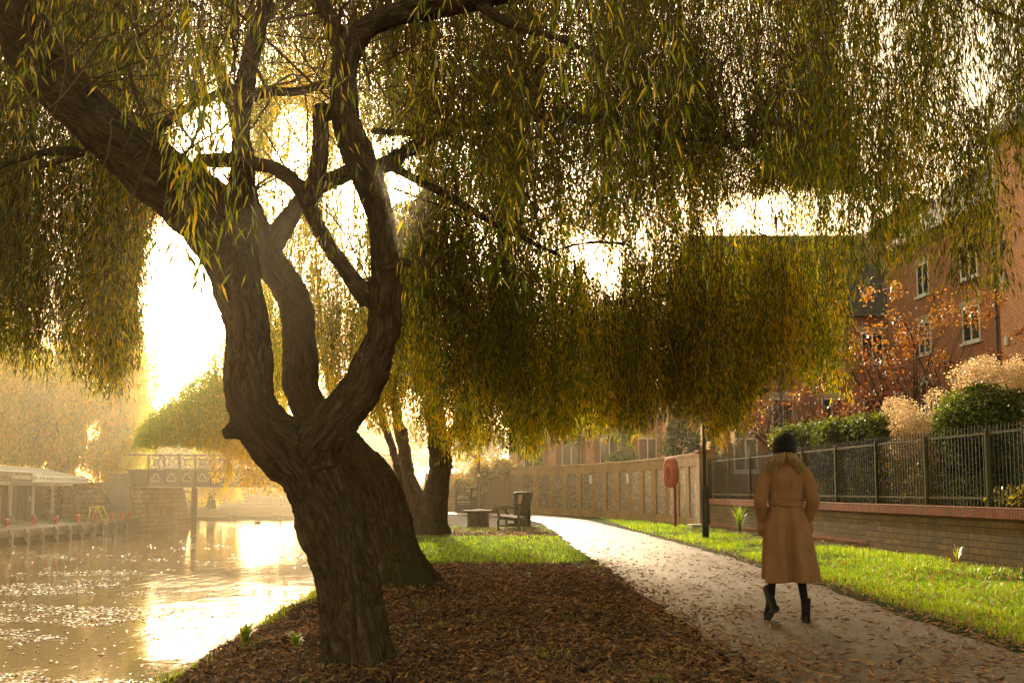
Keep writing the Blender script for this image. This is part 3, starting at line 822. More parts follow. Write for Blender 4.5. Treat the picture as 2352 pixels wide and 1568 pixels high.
def gz(x, y):
    x = np.asarray(x, float); y = np.asarray(y, float)
    s = river_sd(x, y)
    wob = .12 * fbm(np.stack([x * .9, y * .9, 0 * x + 2], -1), 3)
    s2 = s + wob * (np.abs(s) < 3)
    right = x > shore_x(np.clip(y, -60, 69)) - .3
    right = right & (y < 100)
    near = np.interp(s2, [-1.5, -.2, 0.0, .2, .45, .9, 1.4, 1.9], [-2.6, -2.0, -1.62, -1.05, -.55, -.24, -.07, 0.0])
    near = near + np.interp(s2, [0, .6, 1.6, 3], [0, 1, 1, .0]) * .035 * fbm(np.stack([x * 1.7, y * 1.7, 0 * x], -1), 3)
    # lawn verge climbs a little to the garden wall
    near = near + np.clip((x - 4.3) / 2.6, 0, 1) * .07 * ((y > 0) & (y < 60))
    far = np.interp(s, [-1.5, -.4, .2, .6, 8, 18, 40], [-2.6, -2.3, -.72, -.70, -.66, .9, 2.2])
    return np.where(right, near, far)

xs = np.concatenate([[-600, -300, -160, -100, -75, -60, -52], np.arange(-46, -24, .9), np.arange(-24.4, -7, 1.1), np.arange(-7, 9, .13), np.arange(9, 30, 1.2), [34, 42, 60, 90, 140, 260, 600]])
ys = np.concatenate([[-60, -30, -12, -5], np.arange(-1, 34, .16), np.arange(34, 80, .8), np.arange(80, 150, 2.5), [170, 220, 300, 500, 1400]])
X, Y = np.meshgrid(xs, ys)
Zg = gz(X, Y)
V = np.stack([X, Y, Zg], -1).reshape(-1, 3)
nx, ny = len(xs), len(ys)
i = np.arange(ny - 1)[:, None] * nx + np.arange(nx - 1)[None]
Fq = np.stack([i, i + 1, i + nx + 1, i + nx], -1).reshape(-1, 4)
# what grows where (per vertex): 0 leaf litter, 1 lawn
def lawn(x, y):
    e = .5 * fbm(np.stack([np.asarray(x) * .6, np.asarray(y) * .6, 0 * np.asarray(x) + 7], -1), 3)
    right = (x > 3.9) & (x < 8.5)
    far_l = (x < 1.7) & (y > 17.0 + 1.0 * e + np.clip(-x, 0, 4) * .3) & (y < 27.5 + e) & (x > -2.6)
    f2 = (x < 1.7) & (y >= 29.5 + e) & (y < 35 + e) & (x > -3.4)
    bank = (x < -2.2) & (y > 12) & (y < 40) & (e > .05)
    beyond = (y > 36) & (x > 3.0)
    return np.where(right | beyond, 1.0, np.where(far_l, 1.0, np.where(f2, .5, np.where(bank, .35, 0.0))))
lw_ = lawn(V[:, 0], V[:, 1])
m, nt, N, L = new_mat('ground_soil')
at = N('ShaderNodeAttribute'); at.attribute_name = 'lawn'
tc = N('ShaderNodeTexCoord')
n1 = tex_noise(nt, tc.outputs['Object'], 1.1, 6, .65); n2 = tex_noise(nt, tc.outputs['Object'], 38, 5, .75, .6)
soil = ramp(nt, n2.outputs[0], [(.3, (.008, .005, .003)), (.48, (.022, .012, .006)), (.62, (.05, .026, .010)), (.78, (.09, .05, .022))])
grs = ramp(nt, n2.outputs[0], [(.3, (.02, .03, .006)), (.6, (.045, .075, .012)), (.8, (.08, .11, .02))])
c = mix_col(nt, at.outputs['Fac'], soil.outputs[0], grs.outputs[0])
r2 = ramp(nt, n1.outputs[0], [(.3, (.75, .75, .75)), (.7, (1.15, 1.12, 1.1))])
c = mix_col(nt, 1.0, c, r2.outputs[0], 'MULTIPLY')
b = bsdf(nt, (.1, .1, .1), .95, .04); L(c, b.inputs['Base Color'])
L(bump(nt, n2.outputs[0], 1.0, .03), b.inputs['Normal']); out_node(nt, b.outputs[0])
M_soil = m
np_mesh('ground', V, Fq, M_soil, attrs={'lawn': lw_}, smooth=True, kind='structure')

# water -----------------------------------------------------------------------
m, nt, N, L = new_mat('river_water')
tc = N('ShaderNodeTexCoord')
mp = N('ShaderNodeMapping'); mp.inputs['Scale'].default_value = (1.0, .38, 1); L(tc.outputs['Object'], mp.inputs[0])
a1 = tex_noise(nt, mp.outputs[0], 3.2, 5, .6, .5); a2 = tex_noise(nt, tc.outputs['Object'], .35, 3, .5)
# wind-ruffled lanes and calm lanes
rr = ramp(nt, a2.outputs[0], [(.42, (.25,) * 3), (.62, (1.0,) * 3)])
h = N('ShaderNodeMath'); h.operation = 'MULTIPLY'; L(a1.outputs[0], h.inputs[0]); L(rr.outputs[0], h.inputs[1])
b = bsdf(nt, (.30, .205, .10), .06, .8)
b.inputs['IOR'].default_value = 1.33
L(bump(nt, h.outputs[0], .25, .05), b.inputs['Normal'])
out_node(nt, b.outputs[0])
M_water = m
np_mesh('water', [(-140, -58, WATER_Z), (75, -58, WATER_Z), (75, 145, WATER_Z), (-140, 145, WATER_Z)], [(0, 1, 2, 3)], M_water, kind='structure')

# path --------------------------------------------------------------------------
def path_l(y): return np.interp(y, [-10, 14, 20, 30, 38, 44, 48, 53, 56], [1.62, 1.5, 1.34, 1.2, 1.05, .5, -.6, -3.4, -7])
def path_r(y): return np.interp(y, [-10, 10, 14, 20, 28.6, 36, 42, 48, 52, 55, 56.5], [4.0, 4.0, 4.15, 4.18, 3.85, 3.5, 3.2, 2.4, 1.0, -2.5, -7])
yy = np.concatenate([np.arange(-10, 36, .14), np.arange(36, 55.4, .4)])
tt = np.linspace(0, 1, 15)
el = path_l(yy) + .06 * fbm(np.stack([yy * 1.9, 0 * yy, 0 * yy], -1), 3)
er = path_r(yy) + .06 * fbm(np.stack([yy * 1.9, 0 * yy + 9, 0 * yy], -1), 3)
PX = el[:, None] + (er - el)[:, None] * tt[None]; PY = np.repeat(yy[:, None], 15, 1)
PZ = .012 + .035 * np.sin(tt * math.pi)[None] + .006 * fbm(np.stack([PX, PY, 0 * PX], -1), 2)
PZ[:, 0] = -.02; PZ[:, -1] = -.02
V = np.stack([PX, PY, PZ], -1).reshape(-1, 3)
i = np.arange(len(yy) - 1)[:, None] * 15 + np.arange(14)[None]
Fq = np.stack([i, i + 1, i + 16, i + 15], -1).reshape(-1, 4)
m, nt, N, L = new_mat('path_tarmac')
tc = N('ShaderNodeTexCoord')
vo = N('ShaderNodeTexVoronoi'); L(tc.outputs['Object'], vo.inputs['Vector']); vo.inputs['Scale'].default_value = 95
n1 = tex_noise(nt, tc.outputs['Object'], 1.6, 6, .7); n2 = tex_noise(nt, tc.outputs['Object'], 60, 4, .8)
grit = ramp(nt, vo.outputs['Color'], [(.2, (.07, .05, .032)), (.5, (.175, .122, .072)), (.8, (.33, .24, .15))])
st = ramp(nt, n1.outputs[0], [(.3, (.6, .56, .5)), (.7, (1.15, 1.1, 1.05))])
c = mix_col(nt, 1.0, grit.outputs[0], st.outputs[0], 'MULTIPLY')
b = bsdf(nt, (.2, .2, .2), .55, .30); L(c, b.inputs['Base Color'])
hh = N('ShaderNodeMath'); hh.operation = 'ADD'; L(vo.outputs['Distance'], hh.inputs[0]); L(n2.outputs[0], hh.inputs[1])
L(bump(nt, hh.outputs[0], .7, .006), b.inputs['Normal']); out_node(nt, b.outputs[0])
M_path = m
np_mesh('path', V, Fq, M_path, smooth=True, kind='structure')

# fallen leaves --------------------------------------------------------------------
DEAD = [(0.0, (.025, .011, .005)), (.3, (.12, .055, .019)), (.5, (.25, .12, .036)), (.68, (.42, .21, .065)), (.85, (.5, .31, .16)), (1.0, (.58, .30, .02))]
M_dead = leaf_mat('fallen_leaf', DEAD, trans=.25, tboost=2.2, gloss=.012, rough=.5, ttint=(1, .6, .15))
def fallen(name, x, y, z, ln, wd, tint, mat, tilt=.3, **tags):
    n = len(x)
    az = rng.random(n) * 6.28
    pt = rng.normal(0, tilt, n); rl = rng.normal(0, tilt, n)
    dr = np.stack([np.cos(az) * np.cos(pt), np.sin(az) * np.cos(pt), np.sin(pt)], -1)
    s0 = np.stack([-np.sin(az), np.cos(az), 0 * az], -1)
    up = np.cross(dr, s0)
    sd_ = s0 * np.cos(rl)[:, None] + up * np.sin(rl)[:, None]; up = np.cross(dr, sd_)
    c0 = np.stack([x, y, z], -1)
    curl = rng.uniform(-.1, .35, n) * ln
    base = c0 - dr * (ln * .5)[:, None] + up * (curl * .5)[:, None]
    tip = c0 + dr * (ln * .5)[:, None] + up * curl[:, None]
    a = c0 + sd_ * wd[:, None] + up * (wd * .3)[:, None]; b_ = c0 - sd_ * wd[:, None] + up * (wd * .3)[:, None]
    V = np.stack([base, a, tip, b_], 1).reshape(-1, 3)
    b4 = np.arange(n)[:, None] * 4
    f = np.concatenate([b4 + [0, 1, 2], b4 + [0, 2, 3]])
    return np_mesh(name, V, f, mat, attrs={'tint': np.repeat(np.clip(tint, 0, 1), 4)}, **tags)

def scatter(n, x0, x1, y0, y1, near_bias=True):
    x = rng.uniform(x0, x1, n)
    y = 1 / rng.uniform(1 / y1, 1 / y0, n) if near_bias else rng.uniform(y0, y1, n)
    return x, y
x, y = scatter(150000, -3.3, 2.1, 3.6, 33)
dens = 1 - .85 * lawn(x, y) * 1.0
edge_ = np.clip((path_l(y) + .25 * rng.normal(size=len(x)) ** 2 * rng.random(len(x)) - x) / .18, 0, 1)
k = (rng.random(len(x)) < dens * edge_) & (river_sd(x, y) > .05)
x, y = x[k], y[k]
z = np.maximum(gz(x, y), -9) + .008 + rng.random(len(x)) * .03
n = len(x)
tn = rng.beta(1.9, 2.9, n) + .12 * vnoise(np.stack([x * 2, y * 2, 0 * x], -1)); tn = np.where(rng.random(n) < .03, .98, tn * .93)
sc = rng.uniform(.6, 1.25, n) * (1 + np.clip(y - 12, 0, 20) * .03)
fallen('leaf_litter', x, y, z, .072 * sc, .0085 * sc, tn, M_dead, label='brown willow leaf litter covering the bank under the trees', category='fallen leaves', kind='stuff')
# thinner scatter on the path and its edges
x, y = scatter(17000, 1.3, 4.4, 3.6, 34)
em = np.minimum(np.abs(x - path_l(y)), np.abs(x - path_r(y)))
k = rng.random(len(x)) < (.30 + .8 * np.exp(-em / .22) + .35 * (vnoise(np.stack([x * 1.5, y * .8, 0 * x], -1)) > .2)) * np.interp(y, [0, 14, 26, 30], [1, 1, .5, .15])
x, y = x[k], y[k]
t_ = (x - path_l(y)) / (path_r(y) - path_l(y))
z = .02 + .035 * np.sin(np.clip(t_, 0, 1) * math.pi) + rng.random(len(x)) * .008
z = np.where((t_ < 0) | (t_ > 1), gz(x, y) + .03, z)
n = len(x); tn = rng.beta(2.6, 1.9, n); sc = rng.uniform(.6, 1.3, n)
fallen('path_leaves', x, y, z, .075 * sc, .010 * sc, tn, M_dead, tilt=.16, label='loose yellow and brown leaves scattered over the gravel path', category='fallen leaves', kind='stuff')
# lawn leaves
x, y = scatter(11000, 4.0, 7.6, 5, 30)
z = gz(x, y) + .03 + rng.random(len(x)) * .02
n = len(x); tn = rng.beta(2.6, 1.7, n); sc = rng.uniform(.6, 1.2, n)
fallen('verge_leaves', x, y, z, .07 * sc, .010 * sc, tn, M_dead, tilt=.4, label='scattered fallen leaves lying on the green verge and along the wall foot', category='fallen leaves', kind='stuff')

# leaves afloat -----------------------------------------------------------------------
AFLOAT = [(0.0, (.05, .022, .01)), (.4, (.14, .06, .02)), (.7, (.32, .17, .05)), (1.0, (.55, .36, .12))]
M_float = leaf_mat('floating_leaf', AFLOAT, trans=.15, tboost=1.2, gloss=.12, rough=.3)
y = 1 / rng.uniform(1 / 64, 1 / 13, 70000); x = -3 - rng.random(70000) * 24
v_ = vnoise(np.stack([x * .22, y * .35, 0 * x + 3], -1)) + .6 * vnoise(np.stack([x * .9, y * 1.3, 0 * x + 8], -1))
band = np.exp(-((y - 25) / 13) ** 2) * .8
k = (river_sd(x, y) < -.1) & (rng.random(len(x)) < np.clip(.035 + (.25 + band) * np.clip(v_ * 3.2 - .1, 0, 1), 0, 1))
x, y = x[k], y[k]; n = len(x)
sc = rng.uniform(.6, 1.5, n) * (1 + y / 40)
fallen('floating_leaves', x, y, np.full(n, WATER_Z + .006), .055 * sc, .014 * sc, rng.beta(1.6, 2.2, n), M_float, tilt=.05, label='drift of fallen leaves floating on the river surface', category='floating leaves', kind='stuff')

# grass ---------------------------------------------------------------------------------
GRS = [(0.0, (.028, .05, .005)), (.4, (.055, .105, .008)), (.75, (.13, .17, .014)), (1.0, (.3, .26, .05))]
M_grass = leaf_mat('grass_blade', GRS, trans=.6, tboost=4.3, gloss=.12, rough=.4, ttint=(1.12, 1.1, .10))
def grass(name, x, y, h, wd, tint, **tags):
    n = len(x)
    z = gz(x, y) - .005
    az = rng.random(n) * 6.28; la = rng.random(n) * 6.28; ln = rng.uniform(.05, .6, n)
    sx, sy = np.cos(az) * wd, np.sin(az) * wd
    top = np.stack([x + np.cos(la) * ln * h, y + np.sin(la) * ln * h, z + h], -1)
    mid = np.stack([x + np.cos(la) * ln * h * .3, y + np.sin(la) * ln * h * .3, z + h * .6], -1)
    s_ = np.stack([sx, sy, 0 * sx], -1); b0 = np.stack([x, y, z], -1)
    V = np.stack([b0 - s_, b0 + s_, mid + s_ * .7, mid - s_ * .7, top], 1).reshape(-1, 3)
    b5 = np.arange(n)[:, None] * 5
    f = np.concatenate([b5 + [0, 1, 2], b5 + [0, 2, 3], b5 + [3, 2, 4]])
    return np_mesh(name, V, f, M_grass, attrs={'tint': np.repeat(np.clip(tint, 0, 1), 5)}, **tags)
x = rng.uniform(3.85, 7.9, 190000); y = 1 / rng.uniform(1 / 48, 1 / 5.0, 190000)
wallx = np.interp(y, [0, 15, 31.8, 45, 54], [8.9, 7.7, 6.4, 5.0, 1.5])
fe = np.clip((x - path_r(y) - .05) / .25, 0, 1); fw = np.clip((wallx - .32 - x + .25 * vnoise(np.stack([y, y * 0, y * 0], -1))) / .25, .03, 1)
k = (rng.random(len(x)) < fe * fw) & (x < wallx)
x, y = x[k], y[k]
hn = .055 + .02 * vnoise(np.stack([x * 2, y * 2, 0 * x], -1)) + rng.random(len(x)) * .03
far = 1 + np.clip(y - 10, 0, 40) * .05
pt_ = vnoise(np.stack([x * .9, y * .6, 0 * x + 21], -1)) + .5 * vnoise(np.stack([x * 3, y * 2.2, 0 * x + 2], -1))
k = rng.random(len(x)) < np.clip(1.25 + pt_ * 1.1, .12, 1)
x, y, hn, far, pt_ = x[k], y[k], hn[k] * (1 + .35 * np.clip(pt_[k], -1, 1)), far[k], pt_[k]
grass('verge_grass', x, y, hn, .0025 * far, rng.beta(2.0, 2.8, len(x)) + .16 * pt_, label='green grass verge between the path and the garden wall', category='grass', kind='stuff')
x = rng.uniform(-3.4, 1.9, 150000); y = 1 / rng.uniform(1 / 44, 1 / 4.0, 150000)
p = np.clip(lawn(x, y) - np.where((y > 29) | (x < -2.2), .15, 0), 0, 1)
tuft = (vnoise(np.stack([x * 3.1, y * 3.1, 0 * x + 4], -1)) > .70) * .35 * (y < 17)
k = (rng.random(len(x)) < p + tuft) & (x < path_l(y) - .03) & (river_sd(x, y) > .15)
x, y = x[k], y[k]
far = 1 + np.clip(y - 10, 0, 40) * .06
grass('bank_grass', x, y, .05 + rng.random(len(x)) * .04, .003 * far, rng.beta(2.2, 3, len(x)), label='bright green lawn strip behind the leaf litter beside the bench', category='grass', kind='stuff')
# fringe along the water
y = rng.uniform(5, 42, 16000); x = shore_x(y) + .1 + rng.random(16000) ** 1.5 * .9
k = vnoise(np.stack([x, y * .9, 0 * x + 11], -1)) > -.1
x, y = x[k], y[k]
grass('shore_grass', x, y, .08 + rng.random(len(x)) * .12, .0045, .35 + rng.random(len(x)) * .65, label='rough yellow-green grass fringing the near river shore', category='grass', kind='stuff')
# ------------------------------------------------------------------ walls, fence, garden, buildings
M_garden = brick_mat('mossy_brick', (.17, .10, .026), (.27, .165, .05), (.06, .045, .016), stain=(.075, .075, .014), stain_amt=.8, bw=.34, bh=.11, mort=.011)
M_coping = brick_mat('coping_brick', (.38, .10, .032), (.52, .17, .055), (.12, .08, .05), bw=.075, bh=.24, mort=.010, offset=0.0, stain_amt=.35)
M_wallbrick = brick_mat('river_wall_brick', (.42, .235, .07), (.54, .32, .105), (.36, .26, .12), stain=(.14, .10, .03), stain_amt=.5)
M_plainbrick = brick_mat('pale_wall_brick', (.33, .20, .12), (.38, .24, .15), (.30, .24, .18), stain_amt=.2)
M_red = brick_mat('red_building_brick', (.56, .165, .07), (.70, .25, .10), (.78, .60, .42), stain=(.3, .10, .05), stain_amt=.35, mort=.014)
M_red2 = brick_mat('brown_building_brick', (.42, .145, .075), (.52, .19, .10), (.42, .3, .2), stain_amt=.25)
M_iron = surf_mat('painted_iron', (.010, .011, .007), (.022, .024, .010), .7, 3, .2, .003, .15)
M_iron_moss = surf_mat('weathered_iron', (.05, .055, .015), (.085, .09, .022), .7, 5, .3, .003)
M_white = surf_mat('white_paint', (.72, .71, .68), (.80, .79, .77), .5, 3, .1, .002, .4)
M_slate = brick_mat('slate_roof', (.075, .078, .075), (.11, .112, .105), (.03, .03, .03), bw=.3, bh=.22, mort=.012, stain=(.10, .09, .05), stain_amt=.4, rough=.6)
M_pipe = surf_mat('grey_pipe', (.05, .055, .06), (.08, .085, .09), .5, 4, .1, .002, .4)
M_stone = surf_mat('pale_stone', (.42, .36, .25), (.5, .43, .3), .85, 2, .3, .006)
M_conc = surf_mat('concrete', (.2, .18, .15), (.28, .25, .21), .9, 2, .5, .01, c3=(.16, .13, .09))
m, nt, N, L = new_mat('window_glass')
b = bsdf(nt, (.03, .035, .04), .05, .8); tc = N('ShaderNodeTexCoord'); nn = tex_noise(nt, tc.outputs['Object'], .8, 2)
L(bump(nt, nn.outputs[0], .05, .02), b.inputs['Normal']); out_node(nt, b.outputs[0]); M_glass = m
# flint infill
m, nt, N, L = new_mat('flint_panel')
tc = N('ShaderNodeTexCoord'); vo = N('ShaderNodeTexVoronoi'); L(tc.outputs['Object'], vo.inputs['Vector']); vo.inputs['Scale'].default_value = 13
ve = N('ShaderNodeTexVoronoi'); ve.feature = 'DISTANCE_TO_EDGE'; L(tc.outputs['Object'], ve.inputs['Vector']); ve.inputs['Scale'].default_value = 13
cr = ramp(nt, vo.outputs['Color'], [(.15, (.05, .04, .03)), (.45, (.20, .13, .055)), (.7, (.38, .26, .12)), (.9, (.58, .44, .25))])
em = ramp(nt, ve.outputs['Distance'], [(.03, (.0,) * 3), (.10, (1,) * 3)])
c = mix_col(nt, em.outputs[0], (.26, .19, .11), cr.outputs[0])
b = bsdf(nt, (.2,) * 3, .55, .5); L(c, b.inputs['Base Color']); L(bump(nt, em.outputs[0], 1.0, .03), b.inputs['Normal']); out_node(nt, b.outputs[0]); M_flint = m

def along(p0, p1):
    p0, p1 = Vector((*p0, 0)), Vector((*p1, 0)); t = (p1 - p0); Ln = t.length; t.normalize()
    nrm = Vector((-t.y, t.x, 0))
    if nrm.x > 0 or (abs(nrm.x) < .2 and nrm.y > 0): nrm = -nrm       # towards the path / camera
    def f(s, off, z): return p0 + t * s + nrm * off + Vector((0, 0, z))
    return f, Ln, t, nrm
def wbox(mb, f, s0, s1, o0, o1, z0, z1):
    vs = [f(s, o, z) for z in (z0, z1) for o in (o0, o1) for s in (s0, s1)]
    mb.add(vs, [(0, 2, 3, 1), (4, 5, 7, 6), (0, 1, 5, 4), (1, 3, 7, 5), (3, 2, 6, 7), (2, 0, 4, 6)])

# garden wall with the railing on it
GW0, GW1 = (8.75, 1.5), (6.4, 31.8)
f, Ln, t, nr = along(GW0, GW1)
gw = empty('garden_wall', (*GW0, 0), label='low mossy brick garden wall with red coping carrying the black railings', category='wall')
mb = MB(); wbox(mb, f, 0, Ln, -.115, .115, -.3, .80); mb.build('brickwork', M_garden, gw)
mb = MB(); wbox(mb, f, 0, Ln, -.145, .145, .80, .98); mb.build('coping', M_coping, gw, bevel=.012)
mb = MB(); wbox(mb, f, Ln * .62, Ln, .116, .122, .17, .24); mb.build('red_course', M_coping, gw)

fence = empty('railing_fence', (*GW0, .98), label='tall black iron railings with vertical bars on the garden wall', category='fence')
mb = MB()
for z in (1.12, 2.16):
    wbox(mb, f, 0, Ln, -.008, .008, z - .02, z + .02)
mb.build('rails', M_iron_moss, fence)
mb = MB(); k = 0.06
while k < Ln:
    a = f(k, 0, .99); b_ = f(k, 0, 2.26)
    mb.bar(a, b_, .017, .017)
    mb.add([f(k - .0085, -.0085, 2.26), f(k + .0085, -.0085, 2.26), f(k + .0085, .0085, 2.26), f(k - .0085, .0085, 2.26), f(k, 0, 2.31)], [(0, 1, 4), (1, 2, 4), (2, 3, 4), (3, 0, 4)])
    k += .108
o = mb.build('bars', M_iron, fence)
k = .4; first = None
while k < Ln:
    mb = MB(); wbox(mb, f, k - .028, k + .028, -.028, .028, .985, 2.22)
    o = mb.build('post', M_iron_moss, fence, bevel=.004)
    k += 2.02

# pier, narrow gate and the flint and brick wall
pier = empty('brick_pier', (6.36, 32.9, 0), label='brick pier at the end of the flint wall beside the railings', category='pier')
mb = MB(); mb.box((6.36, 32.75, 1.13), (.52, .52, 2.66)); mb.build('shaft', M_wallbrick, pier)
mb = MB(); mb.box((6.36, 32.75, 2.51), (.62, .62, .1)); mb.build('cap', M_coping, pier, bevel=.015)
gate = empty('iron_gate', (6.35, 32.1, 0), label='narrow dark iron gate between the brick pier and the railings', category='gate')
mb = MB()
for q in (32.02, 32.40): mb.box((6.38, q, 1.2), (.04, .04, 2.1))
for q in (.3, 1.2, 2.1): mb.box((6.38, 32.21, q), (.03, .34, .04))
mb.build('gate_frame', M_iron, gate)
mb = MB()
for q in (32.1, 32.17, 32.24, 32.31): mb.box((6.38, q, 1.2), (.016, .016, 1.76))
mb.build('bars', M_iron, gate)
step_ = MB(); step_.box((6.0, 32.2, .06), (.6, .9, .2)); step_.build('stone_step', M_stone, None, bevel=.015, label='worn stone step in front of the narrow iron gate', category='step')

fl = empty('flint_wall', (6.3, 33, 0), label='long brick and flint panelled boundary wall curving behind the lifebuoy', category='wall')
pts = [(6.34, 33.0), (6.0, 37.5), (5.2, 42.5), (4.0, 47.0), (2.2, 51.2), (-.2, 55.0)]
body = MB(); panels = []; cop = MB(); pil = MB()
for a, b_ in zip(pts[:-1], pts[1:]):
    f2, L2, t2, n2_ = along(a, b_)
    wbox(body, f2, -.02, L2 + .02, -.14, .14, -.3, 2.36)
    wbox(cop, f2, -.05, L2 + .05, -.18, .18, 2.36, 2.50)
    wbox(pil, f2, -.02, L2 + .02, .141, .185, -.3, .32)
    wbox(pil, f2, -.02, L2 + .02, .141, .185, 2.06, 2.36)
    np_ = max(1, round(L2 / 1.75)); w_ = L2 / np_
    for q in range(np_):
        wbox(pil, f2, q * w_ - .26, q * w_ + .26, .141, .186, .321, 2.059)
        pm = MB(); wbox(pm, f2, q * w_ + .27, (q + 1) * w_ - .27, .142, .158, .34, 2.04)
        panels.append(pm)
body.build('brickwork', M_wallbrick, fl); pil.build('pilasters', M_wallbrick, fl); cop.build('coping', M_wallbrick, fl, bevel=.02)
for pm in panels: pm.build('flint_panel', M_flint, fl)
for s_, u_ in ((pts[2], 0), (pts[3], 0)):
    f2, L2, t2, n2_ = along(pts[2], pts[3]) if s_ == pts[2] else along(pts[3], pts[4])
    pm = MB(); wbox(pm, f2, .15, .42, .188, .2, 1.55, 1.95)
    pm.build('notice_plate', M_white, None, label='small pale plate fixed to the nearer part of the flint wall' if s_ == pts[2] else 'small pale plate fixed to the farther part of the flint wall', category='plate')
pb = empty('brick_wall', (-.2, 55, 0), label='plain pale brick wall beyond the corner of the flint wall', category='wall')
f2, L2, t2, n2_ = along((-.25, 55.1), (-2.6, 57.2))
mb = MB(); wbox(mb, f2, 0, L2, -.12, .12, -.3, 2.15); mb.build('brickwork', M_plainbrick, pb)
mb = MB(); wbox(mb, f2, 0, L2, -.16, .16, 2.15, 2.27); mb.build('coping', M_stone, pb, bevel=.01)

# steps up to the bridge, chalkboard, bins, lamp posts
stp = empty('brick_steps', (-3.9, 58, 0), label='flight of brick steps beside the dark chalkboard', category='steps')
for q in range(12):
    mb = MB(); mb.box((-4.2, 58.2 + q * .3 + .9, .09 + q * .19), (2.3, 2.1, .17)); mb.build('riser', M_wallbrick, stp)
    mb = MB(); mb.box((-4.2, 58.2 + q * .3 + .13, .175 + q * .19 + .014), (2.34, .34, .03)); mb.build('tread_edge', M_stone, stp)
mb = MB(); mb.box((-3.0, 60, 1.0), (.14, 4.0, 2.6)); mb.build('side_wall', M_wallbrick, stp)

M_black = surf_mat('chalkboard_black', (.025, .025, .022), (.045, .042, .035), .7, 3, .1, .002)
M_chalk = surf_mat('chalk_white', (.62, .6, .52), (.75, .72, .64), .9, 20, .1, .002)
M_grey = surf_mat('grey_frame', (.25, .25, .25), (.35, .35, .35), .6, 4, .1, .002)
def text(name, s, loc, size, mat, parent, rz=0.0, rx=math.pi / 2, ext=.004, shear=0.0, align='CENTER', sx=1.0):
    cu = bpy.data.curves.new(name, 'FONT'); cu.body = s; cu.size = size; cu.extrude = ext; cu.align_x = align; cu.align_y = 'CENTER'; cu.shear = shear
    cu.resolution_u = 3; cu.offset = size * .02
    t_ = bpy.data.objects.new('tmp', cu); COL.objects.link(t_)
    me = bpy.data.meshes.new_from_object(t_.evaluated_get(bpy.context.evaluated_depsgraph_get()))
    bpy.data.objects.remove(t_)
    M4 = Matrix.Translation(Vector(loc)) @ Matrix.Rotation(rz, 4, 'Z') @ Matrix.Rotation(rx, 4, 'X') @ Matrix.Diagonal((sx, 1, 1, 1))
    me.transform(M4); me.materials.clear(); uv = me.uv_layers
    return link(name, me, mat, parent)
cbx, cby = -2.62, 55.0
cb = empty('chalkboard_sign', (cbx, cby, 0), label='tall black chalkboard advertising live sport beside the brick steps', category='sign')
mb = MB(); mb.box((cbx, cby, .83), (1.02, .06, 1.56)); mb.build('board', M_black, cb)
mb = MB(); mb.box((cbx - .55, cby, .95), (.07, .08, 1.9)); mb.box((cbx + .55, cby, .95), (.07, .08, 1.9)); mb.box((cbx, cby, 1.86), (1.02, .08, .07)); mb.build('frame', M_grey, cb, bevel=.006)
mb = MB(); mb.box((cbx, cby, 1.73), (1.02, .05, .19)); mb.build('header', M_black, cb)
for q, (s_, z_, sz, sx) in enumerate([('WATCH IT', 1.28, .27, .82), ('ALL LIVE', 1.05, .2, .85), ('SPORT', .84, .27, 1.0), ('SHOWN HERE', .6, .13, .9)]):
    text('lettering', s_, (cbx, cby - .034, z_), sz, M_chalk, cb, sx=sx, shear=.12)
for a_, b_ in (((-.42, 1.52), (.42, 1.52)), ((-.32, .5), (.32, .5))):
    mb = MB(); mb.bar((cbx + a_[0], cby - .034, a_[1]), (cbx + b_[0], cby - .034, b_[1]), .006, .016)
    mb.build('chalk_line', M_chalk, cb)
mb = MB()
for (a0, a1, b0, b1) in ((-.46, 1.73, .0, 1.73), (-.23, 1.64, -.23, 1.82), (-.46, 1.64, .0, 1.82), (-.46, 1.82, 0, 1.64)):
    mb.bar((cbx + a0, cby - .04, a1), (cbx + b0, cby - .04, b1), .006, .03)
mb.build('flag_cross', M_grey, cb)

def litter_bin(loc, label, h=1.2, r=.29, rz=0.0):
    t = empty('litter_bin', loc, label=label, category='bin')
    mb = MB()
    mb.lathe([(r * 1.02, 0), (r * 1.02, .05), (r, .06), (r * .99, h * .2), (r * 1.03, h * .205), (r * 1.03, h * .225), (r * .985, h * .23), (r * .96, h * .62)], loc, 20)
    mb.build('body', M_iron, t, smooth='auto')
    mb = MB(); mb.lathe([(r * .99, h * .62), (r * 1.0, h * .63), (r * 1.0, h * .655), (r * .96, h * .66), (r * .96, h * .665)], loc, 20); mb.build('collar', M_iron, t, smooth='auto')
    # upper ring of posts leaves openings front and back
    for side_ in (1, -1):
      mb = MB()
      for k in range(20):
        a = 2 * math.pi * k / 20 + math.pi / 20
        if math.cos(a) * side_ < 0: continue
        if abs(abs(math.sin(a)) - 1) < .13: continue
        x0, y0 = math.cos(a) * r * .93, math.sin(a) * r * .93
        mb.box((loc[0] + x0, loc[1] + y0, loc[2] + h * .79), (.012, r * .36, h * .25), rz=a)
      mb.build('hood_panel', M_iron, t)
    mb = MB(); mb.lathe([(r * .98, h * .915), (r * 1.04, h * .93), (r * 1.04, h * .955), (r * .95, h * .98), (r * .6, h), (.02, h * 1.005)], loc, 20); mb.build('lid', M_iron, t, smooth='auto')
    return t
litter_bin((.36, 35, 0), 'large black round litter bin with a domed top behind the bench', 1.2, .3)
litter_bin((-1.95, 53.6, 0), 'small dark litter bin beside the lamp post near the chalkboard', 1.35, .32)

